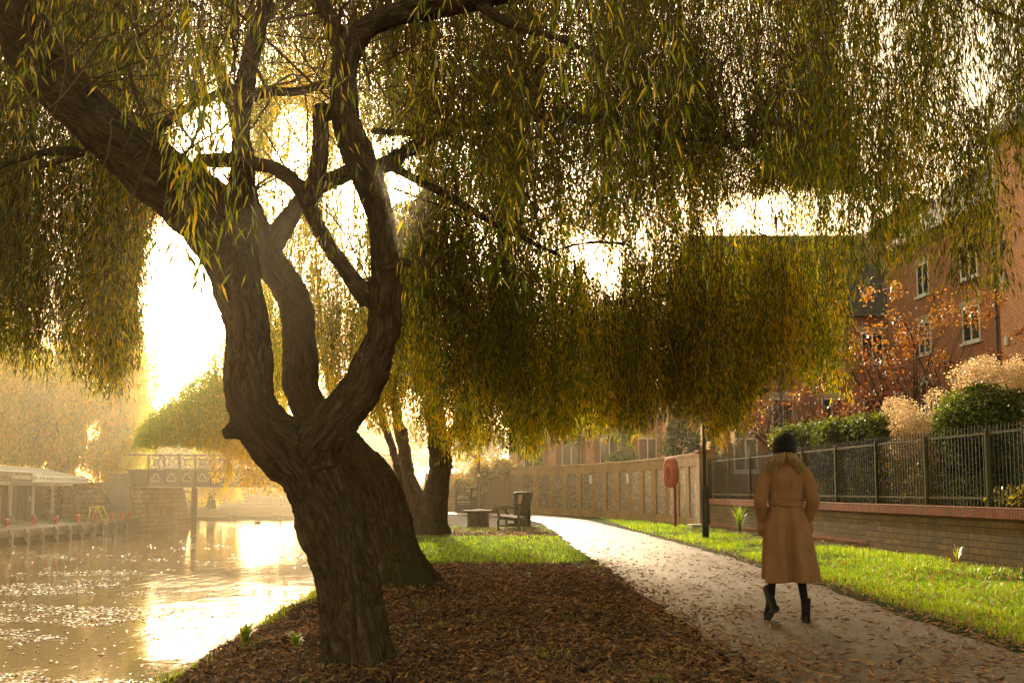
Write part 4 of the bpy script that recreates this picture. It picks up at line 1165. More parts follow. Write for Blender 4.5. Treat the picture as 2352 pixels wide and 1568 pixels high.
def lamp_post(loc, label, h=5.2, br=.085, sr=.045, bh=1.28, group=None):
    t = empty('lamp_post', loc, label=label, category='lamp post', group=group)
    x, y, z = loc
    mb = MB(); mb.lathe([(br * 1.05, -.1), (br * 1.05, .05), (br, .07), (br, bh - .1), (br * 1.03, bh - .09), (br * .9, bh - .02), (sr * 1.1, bh + .04)], loc, 10); mb.build('base', M_iron, t, smooth='auto')
    mb = MB(); mb.lathe([(sr, bh + .04), (sr * .98, h * .6), (sr * .75, h)], loc, 12); mb.build('shaft', M_iron, t, smooth=True)
    mb = MB(); mb.box((x, y - br - .002, z + bh * .5), (br * .8, .008, bh * .55)); mb.build('access_door', M_iron_moss, t)
    mb = MB(); mb.lathe([(.06, h), (.13, h + .12), (.17, h + .42), (.16, h + .44), (.19, h + .47), (.08, h + .6), (.02, h + .66)], loc, 12); mb.build('lantern', M_iron, t, smooth='auto')
    return t
lamp_post((4.92, 25.5, .03), 'dark lamp post with thick base standing in the sunlit verge')
lp = lamp_post((-1.66, 50, 0), 'distant dark lamp post by the yellow creeper and chalkboard', br=.13, sr=.065, bh=1.55)
mb = MB(); mb.box((-1.66, 50 - .07, 1.98), (.12, .02, .13)); mb.build('sticker', M_white, lp)

# lifebuoy housing
M_buoy = surf_mat('red_plastic', (.50, .055, .025), (.62, .09, .035), .38, 4, .1, .002, .5)
M_buoyp = surf_mat('red_post', (.30, .03, .02), (.38, .05, .03), .5, 4, .2, .002, .4)
bx, by = 5.25, 33.0
lb = empty('lifebuoy_stand', (bx, by, 0), label='red lifebuoy housing on a red post by the flint wall', category='lifebuoy stand')
mb = MB(); mb.box((bx + .14, by + .1, .72), (.1, .1, 1.5)); mb.build('post', M_buoyp, lb, bevel=.012)
M_pinkm = surf_mat('faded_red', (.6, .3, .25), (.66, .38, .32), .6, 4, .1, .002)
def buoy_axis(rz):
    Q = Matrix.Rotation(rz, 3, 'Z')
    return lambda a, b, t_: Vector((bx, by, 1.83)) + Q @ Vector((a, t_, b))
def stadium(w, h, r, n=8):
    pts = []
    for cx, cz, a0 in ((w / 2 - r, h / 2 - r, 0), (-w / 2 + r, h / 2 - r, 90), (-w / 2 + r, -h / 2 + r, 180), (w / 2 - r, -h / 2 + r, 270)):
        for k in range(n + 1):
            a = R(a0 + 90 * k / n); pts.append((cx + r * math.cos(a), cz + r * math.sin(a)))
    return pts
ax0 = buoy_axis(R(-64)); ax = lambda a, b, t_: ax0(a * .84, b, t_ * .6)
mb = MB(); pr = [(-.17, .74), (-.155, .9), (-.10, .985), (-.012, 1.0)]
def shell(mb, prof):
    poly = stadium(.76, 1.0, .26); n = len(poly); o = []
    for t_, s_ in prof:
        o += [ax(a * s_, b * s_, t_) for a, b in poly]
    fs = [tuple(range(n - 1, -1, -1)), tuple(range((len(prof) - 1) * n, len(prof) * n))]
    for q in range(len(prof) - 1):
        for k in range(n): fs.append((q * n + k, q * n + (k + 1) % n, (q + 1) * n + (k + 1) % n, (q + 1) * n + k))
    mb.add(o, fs)
shell(mb, pr); mb.build('front_shell', M_buoy, lb, smooth='auto')
mb = MB(); shell(mb, [(.012, 1.0), (.09, .985), (.14, .9), (.155, .75)]); mb.build('back_shell', M_buoy, lb, smooth='auto')
mb = MB(); shell(mb, [(-.012, .96), (.012, .96)]); mb.build('seam', M_iron, lb)
mb = MB()
mb.tube([ax(.21 * math.cos(k / 24 * 6.283), .29 * math.sin(k / 24 * 6.283), -.172) for k in range(24)], .012, 6, closed=True)
mb.build('ring_mark', M_pinkm, lb, smooth=True)
mb = MB()
mb.tube([ax(.13 * math.cos(k / 24 * 6.283), .2 * math.sin(k / 24 * 6.283), -.175) for k in range(24)], .03, 6, closed=True)
mb.build('ring_boss', M_buoy, lb, smooth=True)

# bench ---------------------------------------------------------------------------
M_bench = surf_mat('mossy_bench_wood', (.08, .075, .025), (.14, .12, .05), .95, 6, .5, .006, c3=(.07, .09, .02), spec=.05)
M_seat = surf_mat('bench_seat_wood', (.20, .14, .085), (.30, .22, .14), .85, 9, .4, .005)
bn = empty('park_bench', (.02, 31.2, 0), label='weathered green-brown wooden bench facing the river with its back to the bin', category='bench')
# local frame: faces -x (river); runs along y
bx0, by0 = .0, 0.0
def BM(): return MB()
BY = (0, 1.35)
for yk in BY:
    for nm, a, b_ in (('front_leg', (-.44, yk, 0), (-.44, yk, .62)), ('rear_leg', (.30, yk, 0), (.08, yk, 0))):
        if nm == 'front_leg':
            mb = MB(); mb.tube([(-.42, yk, 0), (-.44, yk, .2), (-.40, yk, .40), (-.47, yk, .62)], [.040, .036, .034, .032], 4); mb.build(nm, M_bench, bn)
        else:
            mb = MB(); mb.bar((.20, yk, 0), (.17, yk, .42), .065, .065); mb.bar((.17, yk, .40), (.36, yk, 1.06), .06, .075); mb.lathe([(.03, 0), (.045, .03), (.02, .07)], (.365, yk, 1.05), 8); mb.build(nm, M_bench, bn)
    mb = MB(); mb.tube([(.28, yk, .70), (.1, yk, .68), (-.2, yk, .655), (-.46, yk, .665), (-.545, yk, .65), (-.57, yk, .60), (-.54, yk, .57)], [.03, .032, .034, .037, .036, .03, .02], 6); mb.build('armrest', M_bench, bn)
    mb = MB(); mb.bar((-.42, yk, .36), (.17, yk, .32), .045, .09); mb.bar((-.42, yk, .14), (.18, yk, .14), .04, .05); mb.build('side_rail', M_bench, bn)
for q in range(6):
    x_ = -.44 + q * .105; z_ = .425 - q * .012
    mb = MB(); mb.box((x_, .675, z_), (.085, 1.42, .024)); mb.build('seat_slat', M_seat, bn, bevel=.004)
for q in range(13):
    y_ = .07 + q * .101
    mb = MB(); mb.bar((.20, y_, .46), (.345, y_, .97), .055, .018); mb.build('back_slat', M_bench, bn)
mb = MB(); mb.bar((.35, 0, 1.0), (.35, 1.35, 1.0), .04, .09); mb.bar((.195, 0, .45), (.195, 1.35, .45), .04, .06); mb.build('back_rail', M_bench, bn)
for ch in bn.children:
    ch.matrix_parent_inverse = Matrix.Identity(4)
bn.rotation_euler = (0, 0, R(-10)); bn.scale = (1.06, 1.06, 1.06)

M_dark = surf_mat('dark_wood', (.05, .032, .02), (.09, .055, .03), .9, 5, .6, .01)
pt = empty('planter_plinth', (-1.15, 34, 0), label='low dark wooden tub with an overhanging slab top left of the bench', category='tub')
mb = MB(); mb.lathe([(.38, -.05), (.36, .2), (.37, .50)], (-1.15, 34, 0), 8); mb.build('tub', M_dark, pt)
mb = MB(); mb.lathe([(.47, .50), (.49, .52), (.49, .56), (.40, .575)], (-1.15, 34, 0), 8, 1.05, 1.0); mb.build('slab_top', M_stone if False else M_dark, pt)
mb = MB(); mb.lathe([(.22, .577), (.2, .60), (.05, .61)], (-1.12, 34, 0), 8); mb.build('lid', M_stone, pt)

# ---- buildings ----------------------------------------------------------------------
def window(parent, f, s, z, w_, h, o=.0, lintel=True, bars=1, sill=True):
    """window set in a facade given by f(s, off, z)"""
    fr = MB()
    wbox(fr, f, s, s + .07, o - .02, o + .045, z, z + h); wbox(fr, f, s + w_ - .07, s + w_, o - .02, o + .045, z, z + h)
    wbox(fr, f, s + .07, s + w_ - .07, o - .02, o + .045, z, z + .08); wbox(fr, f, s + .07, s + w_ - .07, o - .02, o + .045, z + h - .08, z + h)
    for q in range(bars):
        c_ = s + w_ * (q + 1) / (bars + 1); wbox(fr, f, c_ - .04, c_ + .04, o - .018, o + .04, z + .08, z + h - .08)
    w = fr.build('window', M_white, parent)
    g = MB(); wbox(g, f, s + .07, s + w_ - .07, o + .004, o + .012, z + .08, z + h - .08); g.build('pane', M_glass, w)
    if lintel:
        l = MB(); wbox(l, f, s - .18, s + w_ + .18, o + .003, o + .05, z + h + .01, z + h + .3); l.build('lintel', M_stone, w)
    if sill:
        l = MB(); wbox(l, f, s - .14, s + w_ + .14, o + .003, o + .12, z - .12, z - .01); l.build('sill', M_white, w)
    return w
# A: corner block, its long sunlit side recedes from the right edge of the view
A0, A1 = (21.0, 12.0), (18.05, 36.4)
ba = empty('brick_building', (21, 12, 0), label='tall bright orange-red brick building at the right edge with brown eaves', category='building')
f, Ln, t, nr = along(A0, A1)
mb = MB(); wbox(mb, f, 0, Ln, -9, 0, -.3, 14.2); mb.build('wall', M_red, ba)
mb = MB(); wbox(mb, f, -.3, Ln + .25, -9.4, .35, 14.2, 14.5); 
gv = [f(-.3, .3, 14.5), f(Ln + .25, .3, 14.5), f(Ln + .25, -9.3, 14.5), f(-.3, -9.3, 14.5), f(-.3, -4.5, 18.5), f(Ln + .25, -4.5, 18.5)]
mb.add(gv, [(0, 1, 5, 4), (2, 3, 4, 5), (1, 2, 5), (3, 0, 4)]); mb.build('roof', M_slate, ba)
mb = MB(); wbox(mb, f, Ln - 3.5, Ln - 1.2, -4, -2.4, 16, 20.5); mb.build('chimney', M_red, ba)
mb = MB(); wbox(mb, f, 0, Ln, .001, .03, 5.6, 5.9); mb.build('brick_band', M_coping, ba)
for s_, z_ in ((Ln - .35, 11.1), (Ln - .4, 8.8), (Ln - .45, 6.5)):
    mb = MB(); wbox(mb, f, s_, s_ + .14, .003, .1, z_, z_ + .32); mb.build('vent', M_white, ba, bevel=.02)
# B: set-back wing with the windows
B0, B1 = (20.9, 36.6), (19.45, 51.0)
bb = empty('brick_building', (20.9, 36.6, 0), label='set-back red brick wing with white windows and drainpipes beside the orange block', category='building')
f, Ln, t, nr = along(B0, B1)
mb = MB(); wbox(mb, f, 0, Ln, -8, 0, -.3, 13.4); mb.build('wall', M_red2, bb)
gv = [f(0, .4, 13.4), f(Ln, .4, 13.4), f(Ln, -8.3, 13.4), f(0, -8.3, 13.4), f(0, -4, 17.6), f(Ln, -4, 17.6)]
mb = MB(); mb.add(gv, [(0, 1, 5, 4), (2, 3, 4, 5), (1, 2, 5), (3, 0, 4), (0, 3, 2, 1)]); mb.build('roof', M_slate, bb)
mb = MB(); wbox(mb, f, 0, Ln, .40, .52, 13.35, 13.5); mb.build('gutter', M_pipe, bb)
for z_ in (2.0, 4.85, 7.75, 10.6):
    for s_ in (6.1, 10.2): window(bb, f, s_, z_, 1.35 if s_ < 8 else 1.1, 1.55)
for s_ in (3.4, 4.75):
    mb = MB(); mb.tube([f(s_, .1, -.2), f(s_, .1, 12.9)], .055, 8); mb.tube([f(s_, .1, 12.9), f(s_, .1, 13.25), f(s_, .4, 13.35)], .055, 8)
    for q in range(4): mb.tube([f(s_, .1, 2.4 + q * 3), f(s_, .1, 2.52 + q * 3)], .075, 8)
    mb.build('drainpipe', M_pipe, bb, smooth=True)
# C: block with the big slate roof, facing the camera
bc = empty('brick_building', (15, 52, 0), label='red brick block with a large grey slate roof behind the small orange tree', category='building')
mb = MB(); mb.box((15.0, 56.5, 5.0), (9.6, 9, 10.7)); mb.build('wall', M_red2, bc)
rv = [(9.9, 51.6, 10.35), (21.6, 51.6, 10.35), (20.0, 56.5, 15.9), (9.9, 56.5, 15.9), (9.9, 61.4, 10.35), (21.6, 61.4, 10.35)]
mb = MB(); mb.add(rv, [(0, 1, 2, 3), (3, 2, 5, 4), (0, 3, 4), (1, 5, 2), (0, 4, 5, 1)]); mb.build('roof', M_slate, bc)
mb = MB(); mb.tube([(21.6, 51.55, 10.45), (20.0, 56.45, 16.0)], .11, 6); mb.build('hip_flashing', M_grey, bc)
mb = MB(); mb.box((16.8, 53.4, 11.4), (1.6, 2.2, 1.6)); mb.add([(15.7, 52.2, 12.15), (17.9, 52.2, 12.15), (16.8, 52.2, 13.2), (15.7, 55.2, 12.15), (17.9, 55.2, 12.15), (16.8, 55.2, 13.2)], [(0, 1, 2), (0, 2, 5, 3), (1, 4, 5, 2), (3, 5, 4), (0, 3, 4, 1)]); mb.build('dormer', M_slate, bc)
ff = lambda s, o, z: Vector((10.2 + s, 52.0 - o, z))
for z_ in (1.2, 4.4, 7.9):
    for s_ in (.9, 3.4, 6.0, 9.0 if False else 8.2): window(bc, ff, s_, z_, 1.15, 1.65)
mb = MB(); mb.tube([(14.1, 51.9, 0), (14.1, 51.9, 10.2)], .06, 8); mb.build('drainpipe', M_pipe, bc, smooth=True)
# D: taller block behind
bd = empty('brick_building', (24, 64, 0), label='tall gabled brick block rising behind the slate roof', category='building')
mb = MB(); mb.box((26.5, 69, 8), (10, 10, 16.6)); mb.add([(21.5, 64, 16.3), (31.5, 64, 16.3), (26.5, 64, 20.5), (21.5, 74, 16.3), (31.5, 74, 16.3), (26.5, 74, 20.5)], [(0, 1, 2), (3, 5, 4)]); mb.build('wall', M_red2, bd)
mb = MB(); mb.add([(21.1, 63.8, 16.2), (26.5, 63.8, 20.7), (26.5, 74.2, 20.7), (21.1, 74.2, 16.2), (31.9, 63.8, 16.2), (31.9, 74.2, 16.2)], [(0, 1, 2, 3), (1, 4, 5, 2)]); mb.build('roof', M_slate, bd)
# E: long range behind the flint wall with brick piers
be = empty('brick_building', (5, 62, 0), label='long brown brick range with pilasters showing above the flint wall', category='building')
mb = MB(); mb.box((4.9, 68.0, 2.75), (10.2, 8, 6.1)); mb.build('wall', M_red2, be)
fe_ = lambda s, o, z: Vector((-.2 + s, 64.0 - o, z))
for q in range(5):
    mb = MB(); wbox(mb, fe_, q * 2.45, q * 2.45 + .55, .002, .4, -.3, 5.6); mb.build('pilaster', M_red, be)
for q in range(4):
    for z_ in (2.4,): window(be, fe_, q * 2.45 + .95, z_, 1.2, 2.2, bars=1)
mb = MB(); mb.add([(-.6, 63.3, 5.8), (10.2, 63.3, 5.8), (10.2, 68, 8.2), (-.6, 68, 8.2), (-.6, 72.6, 5.8), (10.2, 72.6, 5.8)], [(0, 1, 2, 3), (3, 2, 5, 4), (0, 3, 4), (1, 5, 2)]); mb.build('roof', M_slate, be)
for s_ in (2.1, 4.5):
    mb = MB(); mb.tube([fe_(s_, .12, -.2), fe_(s_, .12, 5.7)], .07, 8); mb.build('drainpipe', M_pipe, be, smooth=True)
# F: brick house between the range and the slate-roofed block
bf = empty('brick_building', (8, 44, 0), label='low red brick annexe behind the conifers and pampas grass', category='building')
mb = MB(); mb.box((9.7, 48.0, 2.7), (3.6, 6, 6.0)); mb.build('wall', M_red2, bf)
mb = MB(); mb.box((9.7, 48.0, 5.78), (3.9, 6.3, .16)); mb.build('roof', M_slate, bf)
window(bf, lambda s, o, z: Vector((7.9 + s, 45.0 - o, z)), 2.1, 2.1, 1.1, 1.5)

# ---- garden planting -------------------------------------------------------------------
HEDGE = [(0.0, (.02, .032, .006)), (.4, (.055, .085, .012)), (.75, (.14, .17, .02)), (1.0, (.26, .22, .03))]
M_hedge = leaf_mat('hedge_leaf', HEDGE, trans=.4, tboost=2.6, gloss=.05, ttint=(1, .95, .25))
CREAM = [(0.0, (.36, .24, .11)), (.5, (.66, .5, .3)), (1.0, (.85, .74, .54))]
M_cream = leaf_mat('cream_flower', CREAM, trans=.4, tboost=1.4, gloss=.05, ttint=(1, .9, .7))
CONI = [(0.0, (.012, .03, .014)), (.5, (.03, .065, .022)), (1.0, (.10, .13, .03))]
M_coni = leaf_mat('conifer_needle', CONI, trans=.35, tboost=2.4, gloss=.04)
ORNG = [(0.0, (.13, .035, .025)), (.35, (.22, .055, .03)), (.6, (.42, .19, .045)), (1.0, (.58, .31, .06))]
M_orng = leaf_mat('orange_leaf', ORNG, trans=.5, tboost=1.5, gloss=.08)
YEL = [(0.0, (.14, .12, .02)), (.5, (.3, .28, .03)), (1.0, (.5, .3, .03))]
M_yel = leaf_mat('yellow_leaf', YEL, trans=.5, tboost=1.6, gloss=.1)

def stems(L_, x, y, z0, z1, n, sp, r=.012):
    for _ in range(n):
        a = rng.random() * 6.28; q = rng.random() * sp
        pts_ = [(x, y, z0), (x + math.cos(a) * q * .3, y + math.sin(a) * q * .3, z0 + (z1 - z0) * .4), (x + math.cos(a) * q, y + math.sin(a) * q, z1)]
        L_.ribbon(np.array(pts_)[None], np.array([r]))
def bush(name, C, rad, n, ll, lw, mat, label, cat='bush', tint=.45, tvar=.2, shell=.55, flowers=None, group=None, crown='foliage'):
    C = np.array(C, float); rad = np.array(rad, float)
    x, y = C[:, 0].mean(), C[:, 1].mean()
    t_ = empty(name, (x, y, 0), label=label, category=cat, group=group)
    L_ = Leaves(); L_.cloud(C, rad, n, ll, lw, tint, tvar, shell=shell)
    stems(L_, x, y, -.05, C[:, 2].max(), 9, rad[:, 0].mean() * .8)
    L_.build(mat, M_twig, t_, crown, 'stems')
    if flowers:
        fc, fr, fn, fl_, fw_, fm = flowers
        L2_ = Leaves(); L2_.cloud(np.array(fc, float), np.array(fr, float), fn, fl_, fw_, .55, .2, shell=.6); L2_.build(fm, M_twig, t_, 'flowers')
    return t_
def blobs(n, x0, x1, y0, y1, z0, z1, r0, r1):
    C = np.stack([rng.uniform(x0, x1, n), rng.uniform(y0, y1, n), rng.uniform(z0, z1, n)], -1)
    return C, np.repeat(rng.uniform(r0, r1, n)[:, None], 3, 1)
# clipped hedge along the railings (u 1815-1990)
C = []; Rr = []
for k in range(190):
    s_ = rng.random(); x = np.interp(s_, [0, 1], [7.55, 8.3]) + rng.uniform(-.4, .5); y = np.interp(s_, [0, 1], [26.8, 21.6])
    C.append((x, y, rng.uniform(.5, 2.62) if k % 2 else 2.62)); Rr.append((.38,) * 3)
bush('hedge', C, Rr, 70000, .07, .03, M_hedge, 'dense clipped dark green hedge pressing against the railings behind the walker', 'hedge', .38, .2, .35)
# ivy-leaved shrub right
c0, r0 = blobs(40, 8.25, 9.5, 17.9, 19.4, 1.0, 3.05, .3, .5)
c1 = [(7.95 + rng.random() * .9, 20.0 + rng.random() * 1.6, 1.8 + rng.random() * 1.3) for _ in range(24)] + [(8.3 + rng.random() * 1.3, 18.1 + rng.random() * 1.0, 3.3 + rng.random() * .2) for _ in range(14)]
bush('flowering_shrub', c0, r0, 36000, .06, .026, M_hedge, 'rounded dark shrub topped with pale cream blossom behind the railings', 'shrub', .4, .2, .45, flowers=(c1, [(.3,) * 3] * 38, 20000, .035, .016, M_cream))
# yellow-lit undergrowth between
c0, r0 = blobs(26, 8.1, 8.7, 19.5, 21.8, .7, 2.0, .3, .45)
bush('garden_shrub', c0, r0, 9000, .06, .024, M_yel, 'golden-leaved shrub glowing behind the railings under the blossom', 'shrub', .45, .25, .3)
c0, r0 = blobs(14, 9.2, 11.0, 11.6, 14.4, .6, 1.6, .3, .5)
bush('garden_shrub', c0, r0, 7000, .08, .02, M_hedge, 'low dark border plants behind the railings at the right edge', 'shrub', .55, .25, .4)
c0, r0 = blobs(60, 9.6, 13.5, 13.0, 30.0, .3, 1.8, .5, .9)
bush('garden_hedge', c0, r0, 14000, .12, .05, M_hedge, 'dark mixed hedge filling the garden behind the railings and shrubs', 'hedge', .3, .15, .4)
# trailing plant over the coping
c0, r0 = blobs(6, 7.75, 7.85, 14.8, 16.2, .95, 1.2, .1, .18)
bush('trailing_plant', c0, r0, 700, .07, .02, M_yel, 'small leafy plant spilling through the railings over the red coping', 'plant', .4)
c0 = [(7.66 - .07 * 0 + .0, 14.0 + k * .24, .72 - .05 * math.sin(k)) for k in range(12)]
bush('wall_creeper', [(7.72 + (15.0 - c[1]) * -.0 + (15 - c[1]) * .0 - (c[1] - 15) * .0777, c[1], c[2]) for c in c0], [(.09, .12, .07)] * 12, 420, .05, .02, M_cream, 'thin pale creeper strung along the garden wall under the coping', 'creeper', .4)
# small orange and red-leaved tree
ot = empty('ornamental_tree', (13.2, 33, 0), label='small open tree with orange upper leaves and dark red lower leaves', category='tree')
ol = []
for k in range(7):
    a = k * .9; ol.append(([(13.2, 33, -.1), (13.2 + math.cos(a) * .3, 33 + math.sin(a) * .3, 1.6), (13.2 + math.cos(a) * 1.2, 33 + math.sin(a) * 1.1, 4.0), (13.2 + math.cos(a) * 2.3, 33 + math.sin(a) * 1.8, 6.2)], [.1, .08, .05, .015]))
build_wood('trunk', ol, M_bark2, ot, voxel=.035, furrow=.008)
L_ = Leaves()
C = np.stack([rng.uniform(10.3, 16.4, 75), rng.uniform(31.2, 34.8, 75), rng.uniform(3.6, 7.9, 75)], -1)
zt = C[:, 2]
for lo, hi, tt_, n_ in ((3, 5.2, .2, 1500), (5.2, 6.4, .5, 1400), (6.4, 8.2, .85, 1600)):
    k = (zt >= lo) & (zt < hi)
    if k.any(): L_.cloud(C[k], np.repeat(rng.uniform(.3, .75, k.sum())[:, None], 3, 1), n_, .12, .045, tt_, .16, shell=.1)
for pts_, rad in arch_branches(110, [np.array(l[0][2]) for l in ol] + [np.array(l[0][1]) for l in ol], (.8, 3.0), (.6, 2.6), (-.6, .3), .012, .03):
    L_.ribbon(np.array(pts_)[None], np.array([rad[0]]))
L_.build(M_orng, M_twig, ot, 'crown', 'twigs')
ot2 = empty('ornamental_tree', (9.6, 34, 0), label='dark bare-twigged small tree with a few red leaves behind the walker', category='tree')
ol = [([(9.9, 34, -.1), (9.9 + math.cos(a) * .3, 34 + math.sin(a) * .3, 1.4), (9.9 + math.cos(a) * 1.5, 34 + math.sin(a), 3.0), (9.9 + math.cos(a) * 2.6, 34 + math.sin(a) * 1.5, 3.6)], [.1, .08, .05, .02]) for a in (.2, 1.5, 2.6, 3.6, 5)]
build_wood('trunk', ol, M_bark2, ot2, voxel=.04, furrow=.008)
L_ = Leaves(); c0, r0 = blobs(26, 8.0, 12.4, 33, 35.5, 2.6, 4.6, .3, .6)
L_.cloud(c0, r0, 1500, .1, .04, .25, .2, shell=.1)
for pts_, rad in arch_branches(90, [np.array(l[0][2]) for l in ol], (.8, 2.4), (.3, 1.6), (-.3, .6), .012, .025):
    L_.ribbon(np.array(pts_)[None], np.array([rad[0]]))
L_.build(M_orng, M_twig, ot2, 'crown', 'twigs')
# conifers behind the flint wall
def conifer(x, y, h, r, label, n=6500):
    t_ = empty('conifer', (x, y, 0), label=label, category='conifer')
    L_ = Leaves()
    L_.ribbon(np.array([[(x, y, -.1), (x, y, h * .5), (x, y, h)]]), np.array([.07]))
    C = []; Rr = []
    for k in range(46):
        q = rng.random() ** .7; a = rng.random() * 6.28; rr = r * (1 - q) * 1.05 + .12
        C.append((x + math.cos(a) * rr * .7, y + math.sin(a) * rr * .7, .3 + h * q)); Rr.append((.38 * rr + .12, .38 * rr + .12, .22))
    L_.cloud(np.array(C), np.array(Rr), n, .16, .03, .5, .22, up=.5, shell=.35)
    L_.build(M_coni, M_twig, t_, 'foliage', 'trunk')
conifer(4.3 + 1.3, 50.2, 3.9, 1.7, 'broad bluish conifer topping the flint wall left of the larger one')
conifer(6.9, 40.5, 4.3, 1.5, 'large spreading conifer above the flint wall beside the pampas grass', 8000)
conifer(7.7, 39.6, 4.6, 1.2, 'dark pointed conifer nearest the brick pier', 6000)
# pampas plumes
pg = empty('pampas_grass', (7.3, 35.2, 0), label='pale pampas grass plumes behind the brick pier', category='pampas grass')
L_ = Leaves(); L2_ = Leaves()
for k in range(9):
    x = 6.7 + rng.random() * 1.2; y = 34.8 + rng.random() * .8; h = rng.uniform(2.6, 3.3)
    L_.ribbon(np.array([[(7.2, 35.2, 0), (x, y, h * .6), (x + .05, y, h)]]), np.array([.01]))
    L2_.cloud(np.array([(x + .05, y, h - .1 + .09 * q) for q in range(5)]), np.array([(.06, .06, .1)] * 5), 160, .09, .01, .85, .1, up=1.0, shell=0)
L_.strands(np.array([(7.2 + rng.normal() * .2, 35.2 + rng.normal() * .2, 2.2) for _ in range(40)]), np.full(40, 2.2), lpm=4, ll=.3, lw=.006, tint=.4)
L2_.build(M_cream, M_twig, pg, 'plumes'); L_.build(M_hedge, M_twig, pg, 'leaves', 'stalks')
# yellow creeper by the far lamp post
c0, r0 = blobs(22, -2.1, .1, 54.2, 54.9, 1.9, 2.7, .25, .4)
c1, r1 = blobs(14, -2.9, -1.5, 54.0, 54.7, 1.0, 2.3, .22, .35)
bush('yellow_shrub', np.concatenate([c0, c1]), np.concatenate([r0, r1]), 9000, .12, .05, M_yel, 'bright yellow and orange creeper tumbling over the wall end by the distant lamp post', 'shrub', .45, .25)
# spiky plant and weeds at the wall foot
def spiky(x, y, h, n, label, name='spiky_plant', tint=.5, w_=.012):
    a = rng.random(n) * 6.28; sp = rng.uniform(.2, .8, n); hh = h * rng.uniform(.6, 1.1, n)
    K = 5; V = []; T = []
    for k in range(n):
        sx, sy = -math.sin(a[k]) * w_, math.cos(a[k]) * w_
        for q in range(K):
            t_ = q / (K - 1); px = x + math.cos(a[k]) * sp[k] * h * t_ ** 1.4; py = y + math.sin(a[k]) * sp[k] * h * t_ ** 1.4; pz = hh[k] * math.sin(t_ * 1.9) / 1.0
            ww = 1 - t_ * .95
            V += [(px - sx * ww, py - sy * ww, pz), (px + sx * ww, py + sy * ww, pz)]; T += [tint + .2 * rng.normal()] * 2
    zg = float(gz(np.array([x]), np.array([y]))[0]); V = [(p[0], p[1], p[2] + zg) for p in V]
    Fq = [(k * 2 * K + 2 * q, k * 2 * K + 2 * q + 1, k * 2 * K + 2 * q + 3, k * 2 * K + 2 * q + 2) for k in range(n) for q in range(K - 1)]
    return np_mesh(name, V, Fq, M_grass, attrs={'tint': np.clip(T, 0, 1)}, label=label, category='plant')
spiky(6.35, 28.0, .75, 60, 'tuft of long sword-shaped green leaves at the foot of the garden wall')
spiky(6.55, 25.2, .3, 50, 'small leafy weed at the wall foot left of the walker', 'weed', .6, .02)
spiky(7.35, 16.6, .28, 26, 'little pale grass tuft against the wall at right', 'weed', .95, .008)
spiky(7.5, 14.6, .2, 24, 'short weed near the right edge below the garden wall', 'weed', .8, .008)
spiky(-2.35, 8.9, .22, 22, 'bright green broad-leaved weed on the bank at lower left', 'weed', .7, .03)
spiky(-1.75, 8.2, .16, 20, 'low green weed on the leaf litter just left of the nearest trunk', 'weed', .7, .025)
# ------------------------------------------------------------------ far bank: quay, shelter, bridge
QZ = -.65
def qx(y): return float(np.interp(y, [10, 48.9, 69], [-24.3, -25.1, -25.6]))
# quay deck and wall
yy = np.arange(12, 69.01, 3.0)
V = []; Fq = []
for k, y in enumerate(yy):
    x = qx(y); V += [(x - 12, y, QZ), (x, y, QZ), (x + .02, y, QZ - .22), (x - .05, y, -2.6)]
    if k:
        o = (k - 1) * 4; Fq += [(o + j, o + j + 1, o + j + 5, o + j + 4) for j in range(3)]
M_quay = surf_mat('quay_concrete', (.13, .12, .07), (.24, .20, .14), .9, 1.2, .6, .02, c3=(.10, .11, .05))
np_mesh('quay_wall', V, Fq, M_quay, label='long low concrete quay wall along the far side of the river', category='quay')
M_quayg = surf_mat('mossy_quay_top', (.10, .12, .03), (.16, .15, .06), .95, 1.0, .6, .02)
V = []; Fq = []
for k, y in enumerate(yy):
    x = qx(y); V += [(x - 11.9, y, QZ + .012), (x - .12, y, QZ + .012)]
    if k: o = (k - 1) * 2; Fq.append((o, o + 1, o + 3, o + 2))
np_mesh('quay_path', V, Fq, M_quayg, kind='structure')
M_pile = surf_mat('quay_pile', (.20, .17, .13), (.32, .28, .21), .9, 2, .5, .02, c3=(.10, .08, .05))
src_ = None
pn = ['nearest', 'third', 'fourth']
for k in range(26):
    y = 22 + k * 1.75
    if y > 66.5: break
    x = qx(y)
    if src_ is None:
        mb = MB(); mb.box((0, 0, -.62), (.26, .22, 1.5), taper=1.0); mb.add([(-.13, -.11, .13), (.13, -.11, .13), (.13, .11, .13), (-.13, .11, .13), (-.1, -.1, .36), (-.02, -.1, .36), (-.02, .1, .36), (-.1, .1, .36)], [(0, 1, 5, 4), (1, 2, 6, 5), (2, 3, 7, 6), (3, 0, 4, 7), (4, 5, 6, 7)])
        o = mb.build('quay_pile', M_pile, None, label='concrete fender pile standing against the far quay wall in the row', category='pile', group='fender piles along the far quay', bevel=.01); src_ = o
    else:
        o = src_.copy(); COL.objects.link(o)
    o.location = (x + .14, y, QZ - .42)
M_boll = surf_mat('red_bollard', (.55, .05, .02), (.65, .09, .03), .5, 4, .1, .002, .4)
src_ = None
